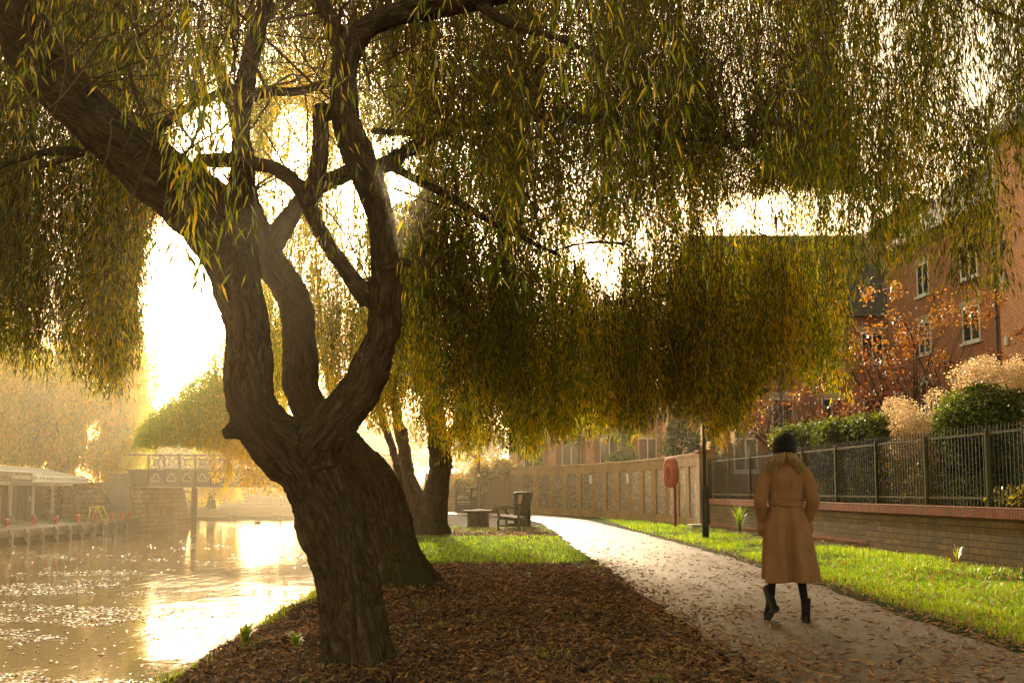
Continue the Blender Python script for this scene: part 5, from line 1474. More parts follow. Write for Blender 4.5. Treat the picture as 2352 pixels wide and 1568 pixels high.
for k, y in enumerate([45.5, 50.6, 53.6, 56.5, 59.4, 62.0, 64.8, 66.6, 68.2]):
    if src_ is None:
        src_ = empty('mooring_bollard', (0, 0, 0), label='short red mooring bollard on the edge of the far quay', category='bollard', group='red bollards along the far quay')
        mb = MB(); mb.lathe([(.13, 0), (.13, .04), (.075, .06), (.07, .3), (.11, .34), (.115, .42), (.05, .46)], (0, 0, 0), 12); mb.build('post', M_boll, src_, smooth='auto')
        mb = MB(); mb.tube([(-.2, 0, .2), (.2, 0, .2)], .03, 6); mb.build('crossbar', M_boll, src_)
        o = src_
    else: o = copy_tree(src_)
    o.location = (qx(y) - .38, y, QZ + .01)
# yellow ladder
M_yell = surf_mat('yellow_paint', (.75, .55, .02), (.85, .62, .04), .5, 3, .1, .002, .4)
ly = 62.3; lx = qx(ly)
ld = empty('quay_ladder', (lx, ly, QZ), label='yellow hooped handrail ladder going down the far quay wall', category='ladder')
for dy in (-.42, .42):
    mb = MB(); mb.tube([(lx - .75, ly + dy, QZ), (lx - .62, ly + dy, QZ + .85), (lx - .2, ly + dy, QZ + .88), (lx + .16, ly + dy, QZ + .1)], .05, 6); mb.build('handrail', M_yell, ld, smooth=True)
mb = MB(); mb.bar((lx - .4, ly - .42, QZ + .87), (lx - .4, ly + .42, QZ + .87), .07, .07); mb.build('top_bar', M_yell, ld)
mb = MB()
for k in range(7): mb.tube([(lx + .16, ly - .22, QZ + .05 - k * .22), (lx + .16, ly + .22, QZ + .05 - k * .22)], .022, 6)
for dy in (-.22, .22): mb.tube([(lx + .16, ly + dy, QZ + .15), (lx + .16, ly + dy, -2.2)], .022, 6)
mb.build('rungs', M_yell, ld)

# mooring shelter ---------------------------------------------------------------------
S0 = Vector((-26.9, 48.0, 0)); S1 = Vector((-30.4, 68.0, 0))
ts = (S1 - S0).normalized(); ns = Vector((ts.y, -ts.x, 0))          # ns points to the river
SL = (S1 - S0).length
g = lambda s, o, z: S0 + ts * s + ns * o + Vector((0, 0, z))
sh = empty('mooring_shelter', tuple(S0), label='grey mooring station hut with white slatted canopy on white columns across the river', category='shelter')
M_clad = surf_mat('grey_cladding', (.13, .12, .125), (.19, .18, .18), .7, 1.5, .2, .003)
M_cladd = surf_mat('dark_cladding', (.07, .065, .07), (.10, .095, .10), .7, 1.5, .2, .003)
M_orange = surf_mat('orange_board', (.42, .2, .06), (.5, .26, .08), .7, 2, .1, .002)
mb = MB(); wbox(mb, g, -6, SL - .6, -4.2, -1.3, QZ, 1.62); mb.build('wall', M_cladd, sh)
mb = MB(); wbox(mb, g, -7.5, SL + .4, -4.4, .55, 1.66, 1.78); mb.build('ceiling', M_stone, sh)
for k in range(6):
    s_ = -4 + k * 4.25
    if s_ > SL + .2: break
    a = g(s_, 0, 0)
    mb = MB(); mb.lathe([(.11, QZ + .42), (.10, 1.0), (.10, 1.62)], (a.x, a.y, 0), 14); o = mb.build('column', M_white, sh, smooth='auto')
    mb = MB(); mb.lathe([(.34, QZ), (.32, QZ + .14), (.19, QZ + .44)], (a.x, a.y, 0), 14); mb.build('column_foot', M_conc, o, smooth='auto')
    mb = MB(); mb.bar(g(s_, -1.3, 1.58), g(s_, 1.2, 1.60), .12, .14); mb.build('bracket', M_white, sh)
mb = MB(); wbox(mb, g, -8, SL + 1.2, 1.15, 1.21, 1.72, 2.12); mb.build('fascia', M_white, sh)
k = -8.0
while k < SL + 1.25:
    mb = MB(); mb.bar(g(k, -1.4, 2.62), g(k - .0, 1.32, 1.92), .07, .16); mb.build('canopy_slat', M_white, sh)
    k += .74
mb = MB(); mb.bar(g(-8, -1.4, 2.66), g(SL + 1.2, -1.4, 2.66), .1, .1); mb.bar(g(-8, .1, 2.32), g(SL + 1.2, .1, 2.32), .06, .06); mb.build('canopy_rail', M_white, sh)
# doors, louvres, board, notice
for s_, w_, mt, nm in ((1.2, 2.2, M_clad, 'door'), (6.2, 2.6, M_clad, 'door'), (12.4, 1.8, M_clad, 'door'), (16.2, 1.5, M_clad, 'door'), (10.6, .8, M_orange, 'orange_panel')):
    mb = MB(); wbox(mb, g, s_, s_ + w_, -1.298, -1.24, QZ + .02, 1.45); d_ = mb.build(nm, mt, sh)
    if nm == 'door':
        mb = MB(); wbox(mb, g, s_ + w_ / 2 - .012, s_ + w_ / 2 + .012, -1.238, -1.232, QZ + .05, 1.42); mb.build('door_seam', M_black, d_)
        mb = MB(); wbox(mb, g, s_ + w_ / 2 + .08, s_ + w_ / 2 + .14, -1.238, -1.18, .2, .42); mb.build('handle', M_grey, d_)
for s_ in (9.0, 9.4, 9.8, 11.7, 14.6, 15.0, 15.4):
    mb = MB(); wbox(mb, g, s_, s_ + .12, -1.298, -1.22, QZ + .02, 1.5); mb.build('cladding_rib', M_clad, sh)
mb = MB(); wbox(mb, g, 16.6, 17.0, -1.238, -1.22, .55, .85); mb.build('notice', M_white, sh)
sg = empty('fascia_sign', tuple(g(5, 1.25, 1.9)), label='dark sign with white lettering fixed to the front of the canopy', category='sign')
mb = MB(); wbox(mb, g, 2.6, 8.3, 1.23, 1.28, 1.70, 2.22); mb.build('board', M_black, sg)
ang = math.atan2(-ts.y, -ts.x)
# lettering reads from the river side
c_ = g(6.35, 1.30, 1.97)
text('lettering', 'Norwich Yacht Station', tuple(c_), .36, M_chalk, sg, rz=math.atan2(ts.y, ts.x), ext=.006, sx=.95)
mb = MB(); wbox(mb, g, 8.32, 10.2, 1.225, 1.26, 1.72, 2.18); mb.build('logo_panel', M_white, sg)
M_teal = surf_mat('teal', (.1, .35, .3), (.15, .4, .35), .6, 4, .1, .002)
mb = MB()
mb.tube([g(8.75 + .13 * math.cos(a), 1.268, 1.95 + .15 * math.sin(a)) for a in np.linspace(.6, 5.6, 12)], .02, 5); mb.build('logo_mark', M_teal, sg)

# retaining wall, ramp and wing behind the quay
rw = MB(); rw.box((-31.6, 71.5, .2), (9.0, 1.0, 2.4)); rw.build('rubble_wall', brick_mat('rubble_stone', (.2, .16, .11), (.3, .25, .17), (.12, .1, .07), bw=.5, bh=.24, mort=.03, bumpd=.05), None, label='low rubble retaining wall between the shelter and the bridge', category='wall')
for k, (x, y, r_, lab, mt, tt_) in enumerate([(-31.6, 69.6, 1.5, 'brown autumn bush in front of the rubble wall by the shelter', M_aut, .35), (-29.4, 69.9, 1.5, 'amber-leaved bush under the far willow beside the bridge wing wall', M_aut, .85), (-33.5, 69.5, 1.3, 'dark bush behind the last white column of the shelter', M_aut, .15)]):
    c0, r0 = blobs(12, x - r_ * .6, x + r_ * .6, y - .8, y + .6, QZ + .6, QZ + 2.3, .4, .8)
    bush('bush', c0, r0, 2600, .2, .09, mt, lab, 'bush', tt_, .15)

# bridge ----------------------------------------------------------------------------------
M_girder = surf_mat('grey_bridge_iron', (.115, .10, .105), (.16, .14, .14), .6, .7, .2, .01, .4)
M_girder2 = surf_mat('bridge_rib_iron', (.16, .135, .13), (.21, .18, .17), .6, .7, .2, .01, .4)
M_tref = surf_mat('cream_trefoil', (.7, .66, .58), (.78, .74, .66), .7, 4, .1, .002)
BX0, BX1, BY = -26.6, -8.0, 69.0
br = empty('iron_bridge', (BX0, BY, -1.5), label='grey cast iron road bridge with white trefoils and pierced parapet', category='bridge')
NP = 16; W = (BX1 + 25.15) / NP
mb = MB(); mb.box(((BX0 + BX1) / 2, BY + .1, 2.06), (BX1 - BX0, .08, 1.16)); mb.box(((BX0 + BX1) / 2, BY + 9.9, 2.06), (BX1 - BX0, .08, 1.16)); mb.build('girder', M_girder, br)
mb = MB(); mb.box(((BX0 + BX1) / 2, BY + 5, 2.45), (BX1 - BX0, 9.7, .3))
for k in range(14): mb.box((BX0 + .7 + k * 1.35, BY + 5, 1.95), (.16, 9.6, .7))
mb.build('deck', M_girder, br)
mb = MB()
for z_, h_, w_ in ((1.50, .07, .34), (2.66, .07, .34)):
    mb.box(((BX0 + BX1) / 2, BY, z_), (BX1 - BX0, w_, h_))
mb.build('flange', M_girder2, br)
mb = MB()
for k in range(120):
    x = -25.3 + k * .144; 
    mb.box((x, BY - .172, 1.50), (.05, .02, .04))
mb.build('rivet_row', M_girder2, br)
mb = MB(); mb.box(((BX0 + BX1) / 2, BY, 3.68), (BX1 - BX0, .2, .09)); mb.box(((BX0 + BX1) / 2, BY + 10, 3.68), (BX1 - BX0, .2, .09)); mb.build('handrail', M_girder2, br)
def ringpts(cx, cz, r, a0, a1, n, y): return [(cx + r * math.cos(a), y, cz + r * math.sin(a)) for a in np.linspace(a0, a1, n)]
psrc = tsrc = rsrc = None
for k in range(NP + 1):
    x = -25.15 + k * W
    if rsrc is None:
        mb = MB(); mb.box((0, 0, 2.08), (.09, .2, 1.1)); rsrc = mb.build('girder_rib', M_girder2, br); o = rsrc
        mb = MB(); mb.box((0, 0, 3.17), (.12, .16, .94)); qsrc = mb.build('parapet_post', M_girder2, br); o2 = qsrc
    else:
        o = rsrc.copy(); COL.objects.link(o); o2 = qsrc.copy(); COL.objects.link(o2)
    for q in (o, o2): q.location = (x, BY - (.02 if q is o else 0), 0)
for k in range(NP):
    x = -25.15 + (k + .5) * W
    if psrc is None:
        w2 = W / 2 - .06; h2 = .47; z0 = 3.17
        mb = MB(); T_ = .028
        mb.tube(ringpts(0, z0, .44, 0, 6.283 * 23 / 24, 24, 0), T_, 5, closed=True)
        for sx, a in ((1, math.pi), (-1, 0)): mb.tube(ringpts(sx * .62, z0, .44, a - .95, a + .95, 10, 0), T_, 5)
        for sz, a in ((1, -math.pi / 2), (-1, math.pi / 2)): mb.tube(ringpts(0, z0 + sz * .62, .44, a - .95, a + .95, 10, 0), T_, 5)
        for q in range(4):
            a = math.pi / 4 + q * math.pi / 2; mb.tube(ringpts(.10 * math.cos(a), z0 + .10 * math.sin(a), .085, 0, 6.283 * 11 / 12, 12, 0), .022, 5, closed=True)
            mb.bar((.2 * math.cos(a), 0, z0 + .2 * math.sin(a)), (w2 * (1 if math.cos(a) > 0 else -1), 0, z0 + h2 * (1 if math.sin(a) > 0 else -1)), .04, .05)
        for sx in (-1, 1): mb.bar((sx * w2, 0, z0 - h2), (sx * w2, 0, z0 + h2), .05, .05)
        for sz in (-1, 1): mb.bar((-w2, 0, z0 + sz * h2), (w2, 0, z0 + sz * h2), .05, .06)
        psrc = mb.build('parapet_panel', M_girder2, br); o = psrc
        mb = MB(); c3 = [(0, 2.24, math.pi / 2), (-.145, 1.99, math.pi * 7 / 6), (.145, 1.99, -math.pi / 6)]
        for cx, cz, a in c3: mb.tube(ringpts(cx, cz, .145, a - 2.15, a + 2.15, 14, 0), .030, 6)
        tsrc = mb.build('trefoil', M_tref, br, smooth=True); o2 = tsrc
    else:
        o = psrc.copy(); COL.objects.link(o); o2 = tsrc.copy(); COL.objects.link(o2)
    o.location = (x, BY, 0); o2.location = (x, BY - .0, 0)
# far parapet: plain copy
ob = empty('far', (0, 0, 0)); bpy.data.objects.remove(ob)
for k in range(NP):
    o = psrc.copy(); COL.objects.link(o); o.location = (-25.15 + (k + .5) * W, BY + 10, 0)
M_ashlar = brick_mat('bridge_ashlar', (.40, .31, .2), (.52, .41, .27), (.16, .12, .08), bw=.9, bh=.33, mort=.022, stain=(.12, .09, .06), stain_amt=.5, bumpd=.05)
ab = empty('bridge_abutment', (-27, 74, -1.6), label='sunlit stone block abutment carrying the left end of the bridge', category='abutment')
mb = MB(); mb.add([(-25.6, 69.05, -2.5), (-25.0, 79, -2.5), (-31, 79, -2.5), (-31, 69.05, -2.5), (-25.65, 69.05, 1.45), (-26.0, 79, 1.45), (-31, 79, 1.45), (-31, 69.05, 1.45)], [(0, 1, 5, 4), (1, 2, 6, 5), (2, 3, 7, 6), (3, 0, 4, 7), (4, 5, 6, 7)])
mb.build('stonework', M_ashlar, ab)
mb = MB(); mb.box((-25.58, 73.9, 1.12), (.16, 9.9, .16)); mb.build('string_course', M_stone, ab)
mb = MB(); mb.box((-26.9, 68.8, .45), (1.3, .8, 3.4)); mb.box((-26.9, 68.8, 2.3), (1.4, .9, .25)); mb.build('pilaster', M_conc, ab)
mb = MB(); mb.tube(ringpts(-28.6, .4, .75, 0, 6.0, 20, 68.95), .09, 6); mb.build('round_recess', M_conc, ab)
wing = MB(); wing.box((-30.6, 70.9, .3), (5.6, .7, 3.0)); wing.build('wing_wall', M_conc, None, label='dark stained wing wall behind the bushes left of the bridge', category='wall')
ab2 = empty('bridge_abutment', (-8, 74, -1.6), label='right hand bridge abutment hidden behind the willow trunks', category='abutment')
mb = MB(); mb.box((-7.6, 74, -.2), (5.2, 10, 3.3)); mb.build('stonework', M_ashlar, ab2)

# under and beyond the bridge
M_tim = surf_mat('dark_timber', (.06, .045, .03), (.1, .075, .05), .9, 3, .4, .01)
fp = None
for k, (x, y, h) in enumerate([(-25.2, 79.6, 2.6), (-25.55, 80.2, 3.2)]):
    mb = MB(); mb.box((x, y, -2.4 + h / 2 + .6), (.27, .27, h + 1.2)); mb.build('fender_post', M_tim, None, bevel=.02, label=['shorter dark timber fender post at the bridge abutment corner', 'taller dark timber fender post just beyond the bridge abutment corner'][k], category='post')
mb = MB(); mb.lathe([(.11, -.8), (.11, 1.7), (.02, 1.76)], (-31.0, 98.5, 0), 10); mb.build('mooring_post', M_white, None, smooth=True, label='thin white mooring post standing beside the moored canoes', category='post')
# canoes
M_canoe = [surf_mat('green_canoe', (.05, .12, .08), (.07, .15, .1), .5, 2, .1, .002, .4), surf_mat('grey_canoe', (.16, .14, .12), (.2, .18, .15), .5, 2, .1, .002, .4), surf_mat('white_canoe', (.6, .6, .56), (.7, .7, .66), .5, 2, .1, .002, .4)]
def canoe(x, y, Lc, mt, label, rz=0.0, w_=.42):
    t_ = empty('canoe', (x, y, WATER_Z), rz, label=label, category='canoe', group='canoes moored beyond the bridge')
    V = []; n = 15
    for k in range(n):
        q = k / (n - 1) * 2 - 1; ww = w_ * (1 - abs(q) ** 2.4); sheer = .30 + .22 * abs(q) ** 3
        for a in (-1, -.72, 0, .72, 1):
            V.append((q * Lc / 2, a * ww, -.08 + (sheer + .08) * abs(a) ** 2.2 if abs(a) > 0 else -.08))
    Fq = [(k * 5 + j, k * 5 + j + 1, (k + 1) * 5 + j + 1, (k + 1) * 5 + j) for k in range(n - 1) for j in range(4)]
    mb = MB(); mb.add(V, Fq); hull = mb.build('hull', mt, t_, smooth=True); hull.matrix_parent_inverse.identity()
    md = hull.modifiers.new('s', 'SOLIDIFY'); md.thickness = .03
    mb = MB()
    for a in (4, 0): mb.tube([V[k * 5 + a] for k in range(n)], .022, 5)
    o_ = mb.build('gunwale', M_stone, t_); o_.matrix_parent_inverse.identity()
    for q in (-.45, .35):
        mb = MB(); mb.box((q * Lc / 2 * 1.3, 0, .22), (.28, w_ * 1.5, .03)); o_ = mb.build('seat', M_stone, t_); o_.matrix_parent_inverse.identity()
    return t_
canoe(-32.3, 97.5, 2.6, M_canoe[2], 'small white rowing dinghy at the left end of the moored row', .15)
canoe(-29.4, 96.8, 4.8, M_canoe[1], 'grey canoe second from the left in the moored row', .03)
canoe(-25.0, 97.4, 4.9, M_canoe[0], 'green canoe in the middle of the moored row', -.02)
canoe(-20.9, 98.0, 5.0, M_canoe[0], 'green canoe second from the right in the moored row', .02)
canoe(-17.6, 99.0, 4.4, M_canoe[1], 'grey canoe at the right end of the moored row', .0)
pn_ = MB(); pn_.box((-26, 99.4, WATER_Z + .12), (19, 1.6, .24)); pn_.build('landing_stage', M_tim, None, label='low floating landing stage behind the moored canoes', category='landing stage')
# promenade railing on the far bank
rl = empty('promenade_railing', (-32, 114, -.7), label='pale metal railing along the promenade on the far bend', category='railing')
rp = [(-40, 114), (-18.5, 130.5), (5, 139.5), (40, 145)]
mb = MB(); mbp = MB()
for a, b_ in zip(rp[:-1], rp[1:]):
    f2, L2, t2, n2_ = along(a, b_)
    for z_ in (.35, .85, 1.25): mb.bar(f2(0, 0, -.7 + z_), f2(L2, 0, -.7 + z_), .06, .05)
    for q in range(int(L2 / 1.5)): mbp.box(tuple(f2(q * 1.5, 0, -.05)), (.07, .07, 1.3))
mb.build('rails', M_grey, rl); mbp.build('posts', M_grey, rl)
mb = MB()
for a, b_ in zip(rp[:-1], rp[1:]):
    f2, L2, t2, n2_ = along((a[0], a[1] - .6), (b_[0], b_[1] - .6)); wbox(mb, f2, 0, L2, -.2, .2, -2.6, -.66)
mb.build('bank_wall', M_wallbrick, None, label='low brick river wall under the promenade railing on the far bend', category='wall')

# water bird
bd_ = empty('water_bird', (-21.6, 85, WATER_Z), label='brown water bird swimming left with its neck raised beyond the bridge', category='bird')
M_bird = surf_mat('brown_feathers', (.06, .045, .03), (.12, .09, .06), .8, 8, .3, .003)
def skinned(name, pts, edges, rad, mat, parent, sub=2, smooth=True, loc=None, **tags):
    me = bpy.data.meshes.new(name); me.from_pydata([tuple(p) for p in pts], edges, [])
    o = bpy.data.objects.new('tmp', me); COL.objects.link(o)
    o.modifiers.new('k', 'SKIN')
    if not me.skin_vertices: 
        bpy.context.view_layer.objects.active = o
    for k, r_ in enumerate(rad):
        sv = me.skin_vertices[0].data[k]; sv.radius = (r_, r_) if not hasattr(r_, '__len__') else r_
        sv.use_root = (k == 0)
    sm = o.modifiers.new('s', 'SUBSURF'); sm.levels = sub; sm.render_levels = sub
    me2 = bpy.data.meshes.new_from_object(o.evaluated_get(bpy.context.evaluated_depsgraph_get()))
    bpy.data.objects.remove(o); me2.materials.clear()
    if smooth: me2.polygons.foreach_set('use_smooth', [True] * len(me2.polygons))
    return link(name, me2, mat, parent, **tags)
bird = skinned('body', [(0, 0, .06), (.14, 0, .08), (.27, 0, .10), (.36, 0, .14), (-.14, 0, .07), (-.24, 0, .13), (-.27, 0, .26), (-.26, 0, .38), (-.31, 0, .42), (-.37, 0, .41), (-.43, 0, .40)],
               [(0, 1), (1, 2), (2, 3), (0, 4), (4, 5), (5, 6), (6, 7), (7, 8), (8, 9), (9, 10)], [.14, .13, .07, .02, .12, .055, .035, .035, .045, .03, .012], M_bird, bd_)
bird.matrix_parent_inverse.identity()

# people far off
M_skin = surf_mat('skin', (.42, .24, .16), (.5, .3, .2), .55, 6, .1, .002)
def far_person(loc, h, top, bottom, label, rz=0.0, swing=.12):
    s = h / 1.7
    J = [(0, 0, .92), (0, .0, 1.12), (0, .0, 1.34), (0, 0, 1.46), (0, .01, 1.53), (0, .02, 1.62), (.19, 0, 1.37), (.24, -.02, 1.12), (.22, .08, .90), (-.19, 0, 1.37), (-.24, .02, 1.12), (-.22, .1, .90),
         (.09, 0, .88), (.10, swing * .6, .49), (.10, swing, .08), (.10, swing + .14, .04), (-.09, 0, .88), (-.10, -swing * .2, .49), (-.10, -swing, .08), (-.10, -swing + .14, .04)]
    E = [(0, 1), (1, 2), (2, 3), (3, 4), (4, 5), (2, 6), (6, 7), (7, 8), (2, 9), (9, 10), (10, 11), (0, 12), (12, 13), (13, 14), (14, 15), (0, 16), (16, 17), (17, 18), (18, 19)]
    Rd = [.14, .13, .14, .055, .085, .09, .07, .045, .035, .07, .045, .035, .09, .06, .045, .035, .09, .06, .045, .035]
    o = skinned('person', [tuple(c_ * s for c_ in p) for p in J], E, [r_ * s for r_ in Rd], None, None, 1)
    me = o.data
    for mt in (bottom, top, M_skin): me.materials.append(mt)
    for p in me.polygons:
        z_ = p.center.z / s; p.material_index = 0 if z_ < .95 else (1 if z_ < 1.45 else 2)
    o.location = loc; o.rotation_euler = (0, 0, rz)
    tag(o, label, 'person')
    return o
far_person((-33.0, 104.5, -.72), 1.7, M_white, M_white, 'person in white clothing on the bank beyond the bridge')
far_person((-28.5, 123.5, -.7), 1.7, M_white, M_girder, 'distant person in pale top behind the promenade railing', 1.2)
# ------------------------------------------------------------------ the walker
PXX, PYY = 2.56, 9.35
m, nt, N, L = new_mat('camel_wool')
tc = N('ShaderNodeTexCoord'); n1 = tex_noise(nt, tc.outputs['Object'], 260, 3, .8); n2 = tex_noise(nt, tc.outputs['Object'], 7, 4, .6)
r1 = ramp(nt, n2.outputs[0], [(.3, (.24, .118, .055)), (.7, (.31, .16, .08))]); r2 = ramp(nt, n1.outputs[0], [(.3, (.8, .8, .8)), (.7, (1.12, 1.12, 1.12))])
c = mix_col(nt, 1.0, r1.outputs[0], r2.outputs[0], 'MULTIPLY'); b = bsdf(nt, (.3,) * 3, .95, .1); L(c, b.inputs['Base Color'])
b.inputs['Sheen Weight'].default_value = .35; b.inputs['Sheen Roughness'].default_value = .5; b.inputs['Sheen Tint'].default_value = (.9, .6, .35, 1)
L(bump(nt, n1.outputs[0], .35, .002), b.inputs['Normal']); out_node(nt, b.outputs[0]); M_coat = m
M_tights = surf_mat('black_tights', (.008, .008, .009), (.014, .013, .014), .85, 30, .2, .001, .15)
M_leather = surf_mat('black_leather', (.008, .007, .007), (.014, .012, .012), .4, 14, .3, .001, .25)
m, nt, N, L = new_mat('black_knit')
tc = N('ShaderNodeTexCoord'); n1 = tex_noise(nt, tc.outputs['Object'], 150, 4, .8); b = bsdf(nt, (.012, .011, .011), .95, .1)
L(bump(nt, n1.outputs[0], .9, .004), b.inputs['Normal']); b.inputs['Sheen Weight'].default_value = .25; out_node(nt, b.outputs[0]); M_knit = m
HAIRR = [(0, (.16, .085, .03)), (.5, (.42, .26, .11)), (1, (.66, .46, .23))]
m, nt, N, L = new_mat('blonde_hair')
at = N('ShaderNodeAttribute'); at.attribute_name = 'tint'; r1 = ramp(nt, at.outputs['Fac'], HAIRR); b = bsdf(nt, (.3,) * 3, .42, .4); L(r1.outputs[0], b.inputs['Base Color']); out_node(nt, b.outputs[0]); M_hair = m

# body: one continuous figure, walking away (+Y), left foot (screen left) swinging through
J = {'pel': (0, 0, .95), 'ab': (0, .01, 1.08), 'ch': (0, .0, 1.25), 'nb': (0, -.01, 1.42), 'nk': (0, .0, 1.48), 'hd': (0, .015, 1.555), 'ht': (0, .02, 1.66),
     'sR': (.165, 0, 1.38), 'eR': (.255, -.05, 1.13), 'wR': (.205, .10, .95), 'sL': (-.165, 0, 1.38), 'eL': (-.255, -.04, 1.12), 'wL': (-.20, .11, .94),
     'hR': (.095, 0, .90), 'kR': (.125, .03, .50), 'aR': (.150, -.10, .11), 'bR': (.155, -.09, .05), 'tR': (.165, .06, .03),
     'hL': (-.095, 0, .90), 'kL': (-.125, .10, .50), 'aL': (-.155, .10, .16), 'bL': (-.16, .12, .10), 'tL': (-.165, .22, .03)}
names = list(J); ix = {n_: k for k, n_ in enumerate(names)}
E = [('pel', 'ab'), ('ab', 'ch'), ('ch', 'nb'), ('nb', 'nk'), ('nk', 'hd'), ('hd', 'ht'), ('nb', 'sR'), ('sR', 'eR'), ('eR', 'wR'), ('nb', 'sL'), ('sL', 'eL'), ('eL', 'wL'), ('pel', 'hR'), ('hR', 'kR'), ('kR', 'aR'), ('aR', 'bR'), ('bR', 'tR'), ('pel', 'hL'), ('hL', 'kL'), ('kL', 'aL'), ('aL', 'bL'), ('bL', 'tL')]
Rr = dict(pel=.12, ab=.11, ch=.12, nb=.06, nk=.052, hd=.078, ht=.066, sR=.05, eR=.04, wR=.026, sL=.05, eL=.04, wL=.026, hR=.085, kR=.054, aR=.036, bR=.03, tR=.024, hL=.085, kL=.054, aL=.036, bL=.03, tL=.024)
# hands rest curled inside the pockets
for sN, w0, sg_ in (('R', J['wR'], 1), ('L', J['wL'], -1)):
    px_, py_, pz_ = w0
    J['p' + sN] = (px_ - sg_ * .01, py_ + .05, pz_ - .05); E.append(('w' + sN, 'p' + sN)); Rr['p' + sN] = .027
    for q, (dx, ln_) in enumerate([(-.024, .055), (-.008, .065), (.009, .06), (.025, .048)]):
        a = 'f%s%d' % (sN, q); b_ = 'g%s%d' % (sN, q)
        J[a] = (px_ + dx, py_ + .085, pz_ - .08); J[b_] = (px_ + dx, py_ + .085 + ln_ * .3, pz_ - .08 - ln_ * .8)
        E += [('p' + sN, a), (a, b_)]; Rr[a] = .009; Rr[b_] = .008
    J['h' + sN + 't'] = (px_ - sg_ * .045, py_ + .06, pz_ - .08); E.append(('p' + sN, 'h' + sN + 't')); Rr['h' + sN + 't'] = .01
names = list(J); ix = {n_: k for k, n_ in enumerate(names)}
body = skinned('person', [J[n_] for n_ in names], [(ix[a], ix[b_]) for a, b_ in E], [Rr[n_] for n_ in names], None, None, 2)
me = body.data
for mt in (M_tights, M_skin): me.materials.append(mt)
for p in me.polygons: p.material_index = 1 if (p.center.z > 1.42 or (abs(p.center.x) > .13 and .78 < p.center.z < 1.0)) else 0
# a face: nose, brow, chin, ears
for v_ in me.vertices:
    x, y, z = v_.co
    if z > 1.47:
        v_.co.x *= .92
        if y > .05:
            v_.co.y += .022 * math.exp(-((x / .014) ** 2)) * math.exp(-((z - 1.565) / .022) ** 2)
            v_.co.y += .008 * math.exp(-((x / .03) ** 2)) * math.exp(-((z - 1.51) / .02) ** 2)
            v_.co.y -= .006 * math.exp(-(((abs(x) - .03) / .015) ** 2)) * math.exp(-((z - 1.595) / .014) ** 2)
tag(body, 'person in a long belted camel coat and black beanie walking away along the path', 'person')
body.location = (PXX, PYY, .045); body.rotation_euler = (0, 0, R(-4)); body.scale = (.92, .96, 1.0)
def dress(o):
    o.parent = body; o.matrix_parent_inverse.identity(); return o
for sx in (-1, 1):
    mb = MB(); mb.lathe([(.004, -.03), (.016, -.02), (.02, .0), (.018, .02), (.006, .03)], (sx * .082, .015, 1.56), 8, .5, 1.0); dress(mb.build('ear', M_skin, None, smooth=True))

# coat ------------------------------------------------------------------------------------
prof = [(.375, .252, .185, .0), (.40, .255, .186, 0), (.50, .25, .178, 0), (.62, .242, .166, 0), (.75, .232, .155, 0), (.86, .22, .146, 0), (.95, .203, .138, 0), (1.02, .18, .128, 0), (1.075, .158, .118, 0), (1.10, .155, .116, 0),
        (1.15, .165, .122, .0), (1.22, .182, .132, -.005), (1.30, .197, .135, -.01), (1.36, .198, .122, -.012), (1.40, .175, .105, -.012), (1.43, .135, .09, -.012), (1.46, .095, .078, -.008), (1.485, .075, .07, -.004)]
zq = np.concatenate([np.linspace(.375, 1.44, 82), [1.46, 1.485]])
pa = np.array(prof); NN = 120
th = np.linspace(0, 2 * np.pi, NN, endpoint=False)
V = []
for z in zq:
    a = np.interp(z, pa[:, 0], pa[:, 1]); b_ = np.interp(z, pa[:, 0], pa[:, 2]); cy = np.interp(z, pa[:, 0], pa[:, 3])
    low = np.clip((1.07 - z) / .65, 0, 1); up = np.clip((z - 1.1) / .3, 0, 1)
    back = np.clip(-np.sin(th), 0, 1)
    # hanging folds of the skirt: start at the belt and open towards the hem
    fold = 2.4 * low ** .7 * (.010 * np.sin(5 * th + .6 + 1.2 * (1 - z)) + .007 * np.sin(9 * th + 2.2 - 2.5 * z) + .018 * np.exp(-((th - 4.95 + .12 * (1 - z)) / .13) ** 2) - .022 * np.exp(-((th - 4.70 + .10 * (1 - z)) / .10) ** 2) + .016 * np.exp(-((th - 4.2 - .25 * low) / .16) ** 2))
    gather = np.exp(-((z - 1.085) / .05) ** 2) * .004 * np.sin(26 * th)
    pleat = 2.4 * up * np.exp(-((z - 1.22) / .13) ** 2) * (.012 * np.exp(-((th - 4.60) / .07) ** 2) - .012 * np.exp(-((th - 4.75) / .06) ** 2) + .010 * np.exp(-((th - 4.92) / .07) ** 2) + .008 * np.exp(-((th - 4.3) / .1) ** 2) + .008 * np.exp(-((th - 5.2) / .1) ** 2))
    blouse = np.exp(-((z - 1.135) / .035) ** 2) * .012
    wr = .006 * fbm(np.stack([np.cos(th) * 2.2, np.sin(th) * 2.2, th * 0 + z * 3.0], -1), 3)
    r_ = 1 + 0 * th
    x = (a + fold + gather + blouse + wr) * np.sign(np.cos(th)) * np.abs(np.cos(th)) ** .92
    y = cy + (b_ + fold + gather + pleat + blouse + wr) * np.sign(np.sin(th)) * np.abs(np.sin(th)) ** .92
    # hem swings with the stride: right side kicked out
    x = x + low ** 2 * (.018 + .022 * np.clip(np.cos(th - 5.5), 0, 1)); zz = z + low ** 3 * (.018 * np.sin(th + .3) + .008 * np.sin(3 * th))
    # asymmetric right hem
    V.append(np.stack([x, y, np.full(NN, 1.0) * zz], -1))
V = np.concatenate(V)
nr_ = len(zq)
Fq = [(i * NN + k, i * NN + (k + 1) % NN, (i + 1) * NN + (k + 1) % NN, (i + 1) * NN + k) for i in range(nr_ - 1) for k in range(NN)]
mb = MB(); mb.add([tuple(p) for p in V], Fq)
